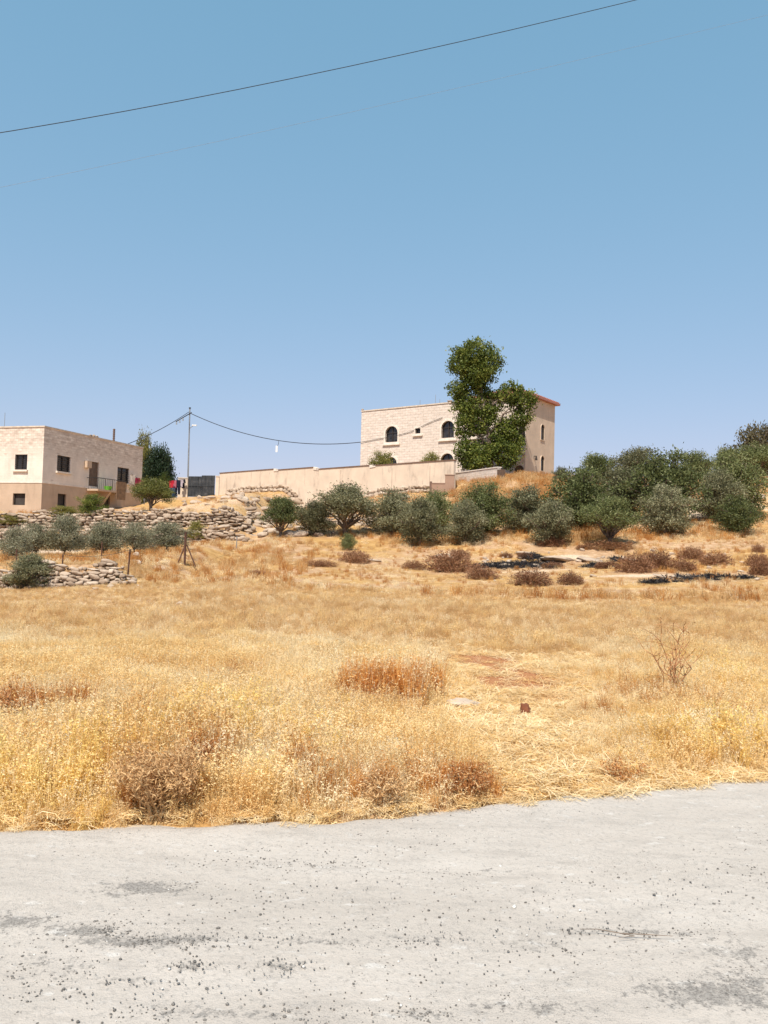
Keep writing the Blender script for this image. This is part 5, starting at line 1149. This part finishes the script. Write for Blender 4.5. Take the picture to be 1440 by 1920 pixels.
# keep the grass off walls, houses and terraces' steps
lq = np.stack([(x-WA.x)*wv.x+(y-WA.y)*wv.y, -(x-WA.x)*wv.y+(y-WA.y)*wv.x], -1); keep = ~((lq[:, 0] > -4) & (lq[:, 1] > -.5)) | (x > 5.6)
keep &= ~((x < -7.5) & (((y > w_low(x)-.4) & (y < w_up(x)+.5)) | ((y > w_front(x)-.4) & (y < w_front(x)+.4)))); keep &= ~((x < -7) & (y > 46.5) & (r_.uniform(size=len(x)) < .5)); x, y = x[keep], y[keep]
mound = ell_mask([(950, 925, 170, 50, 1.0), (1000, 905, 90, 30, 1.0), (860, 935, 40, 30, .8)], x, y); q = r_.uniform(size=len(x))
ind = np.where(fbm(x*.4, y*.4, 15)+.3*(q-.5) > .5, 0, 1); ind = np.where(q > .82, 3, ind); ind = np.where((r_.uniform(size=len(x)) < .16+.3*(fbm(x*.35, y*.35, 29) > .56)), 2, ind); ind = np.where(mound > .4, np.where(q > .3, 0, 2), ind)
shrt = 1-.5*((x > -3) & (y > 25) & (y < 40))
instancer('hillside_grass', farp, np.stack([x, y, terrain(x, y)-.01], -1), r_.uniform(0, 6.28, len(x)), (.55+.7*r_.uniform(size=len(x)))*(1+.8*mound)*(.8+.2*(x > 0))*shrt, ind, r_.normal(size=(len(x), 2))*.12, 'sparse dry grass tufts on the far field and hillside')

# ---- single weeds
def weed(name, label, px, py, h_px, w_px, nst, mat, bark, leafL, leafW, nleaf, seed, droop=.2):
    random.seed(seed); g = ground(px, py); s = g.y/F; H = h_px*s; Wd = w_px*s*.5; t = thing(name, label, 'weed', g); mb = MB(); C = []; D = []
    for i in range(nst):
        a = random.uniform(0, 6.28); r = random.uniform(.2, 1)*Wd; e = Vector((r*math.cos(a), r*math.sin(a)*.8, H*random.uniform(.55, 1)*(1-.25*(r/Wd)**2))); p = limb(mb, (random.gauss(0, .03), random.gauss(0, .03), -.02), e, .0065, .0025, .5, 5)
        for j in range(4):
            b = p[random.randrange(2, 6)]; e2 = b+Vector((random.gauss(0, .3), random.gauss(0, .3), random.uniform(.1, .6)))*H*.35; p2 = limb(mb, b, e2, .0035, .0018, .4, 3)
            for k in range(nleaf): q = p2[random.randrange(1, len(p2))]; C.append(tuple(q+Vector((random.gauss(0, 1), random.gauss(0, 1), random.gauss(0, 1)))*.03)); D.append((random.gauss(0, 1), random.gauss(0, 1), random.gauss(.2, .8)))
    mb.build('stems', bark, t, True)
    if C:
        V, Fq, k = leaves(np.array(C), np.array(D), leafL*rng.uniform(.6, 1.3, len(C)), leafW); obj('dry_leaves', mesh_np('dry_leaves', V, Fq, mat, False, k), t)
weed('dry_weed', 'tall branching reddish dry weed rising from the straw', 1268, 1318, 165, 150, 13, REDW, 'twig_brown', .03, .009, 2, 3)
weed('roadside_weed', 'bushy grey-brown dry weed spilling onto the road edge', 295, 1542, 115, 180, 40, WEED, 'straw_twig', .036, .009, 26, 4)
weed('roadside_weed', 'low rust brown dry weed on the road edge', 880, 1500, 55, 130, 26, REDW, 'straw_twig', .03, .008, 14, 6)
weed('roadside_weed', 'small rusty dry weed beside the straw at the road edge', 715, 1518, 65, 110, 24, WEED, 'straw_twig', .03, .008, 14, 7)
weed('dry_weed', 'rusty dry weed behind the bushy roadside one', 380, 1480, 90, 90, 22, REDW, 'twig_brown', .03, .007, 8, 8)
weed('dry_weed', 'rust red dry weed at the left side of the near field', 30, 1365, 80, 120, 26, REDW, 'twig_brown', .03, .008, 8, 9)
weed('dry_weed', 'pale straw-coloured dry weed by the right roadside', 1165, 1476, 40, 90, 12, REDW, 'straw_twig', .03, .008, 14, 10)
# twig lying on the road
g0, g1, g2 = [P(px, py, 1) for (px, py) in ((1090, 1740), (1160, 1752), (1250, 1756))]
def rd(px, py): v = ray(px, py); t = -(CAM_Z-.03)/v.z; return Vector((v.x*t, v.y*t, .03))
q0 = rd(1088, 1742); tw = thing('dry_twig', 'thin dry forked twig lying on the road', 'twig', q0)
MB().tube([rd(*p)-q0 for p in ((1088, 1742), (1120, 1742), (1165, 1750), (1210, 1752), (1262, 1755))], [.0012, .0016, .002, .0018, .001], 5).build('stem', 'bark', tw); MB().tube([rd(*p)-q0 for p in ((1165, 1750), (1190, 1755), (1160, 1758))], [.0016, .0014, .001], 5).build('fork', 'bark', tw)
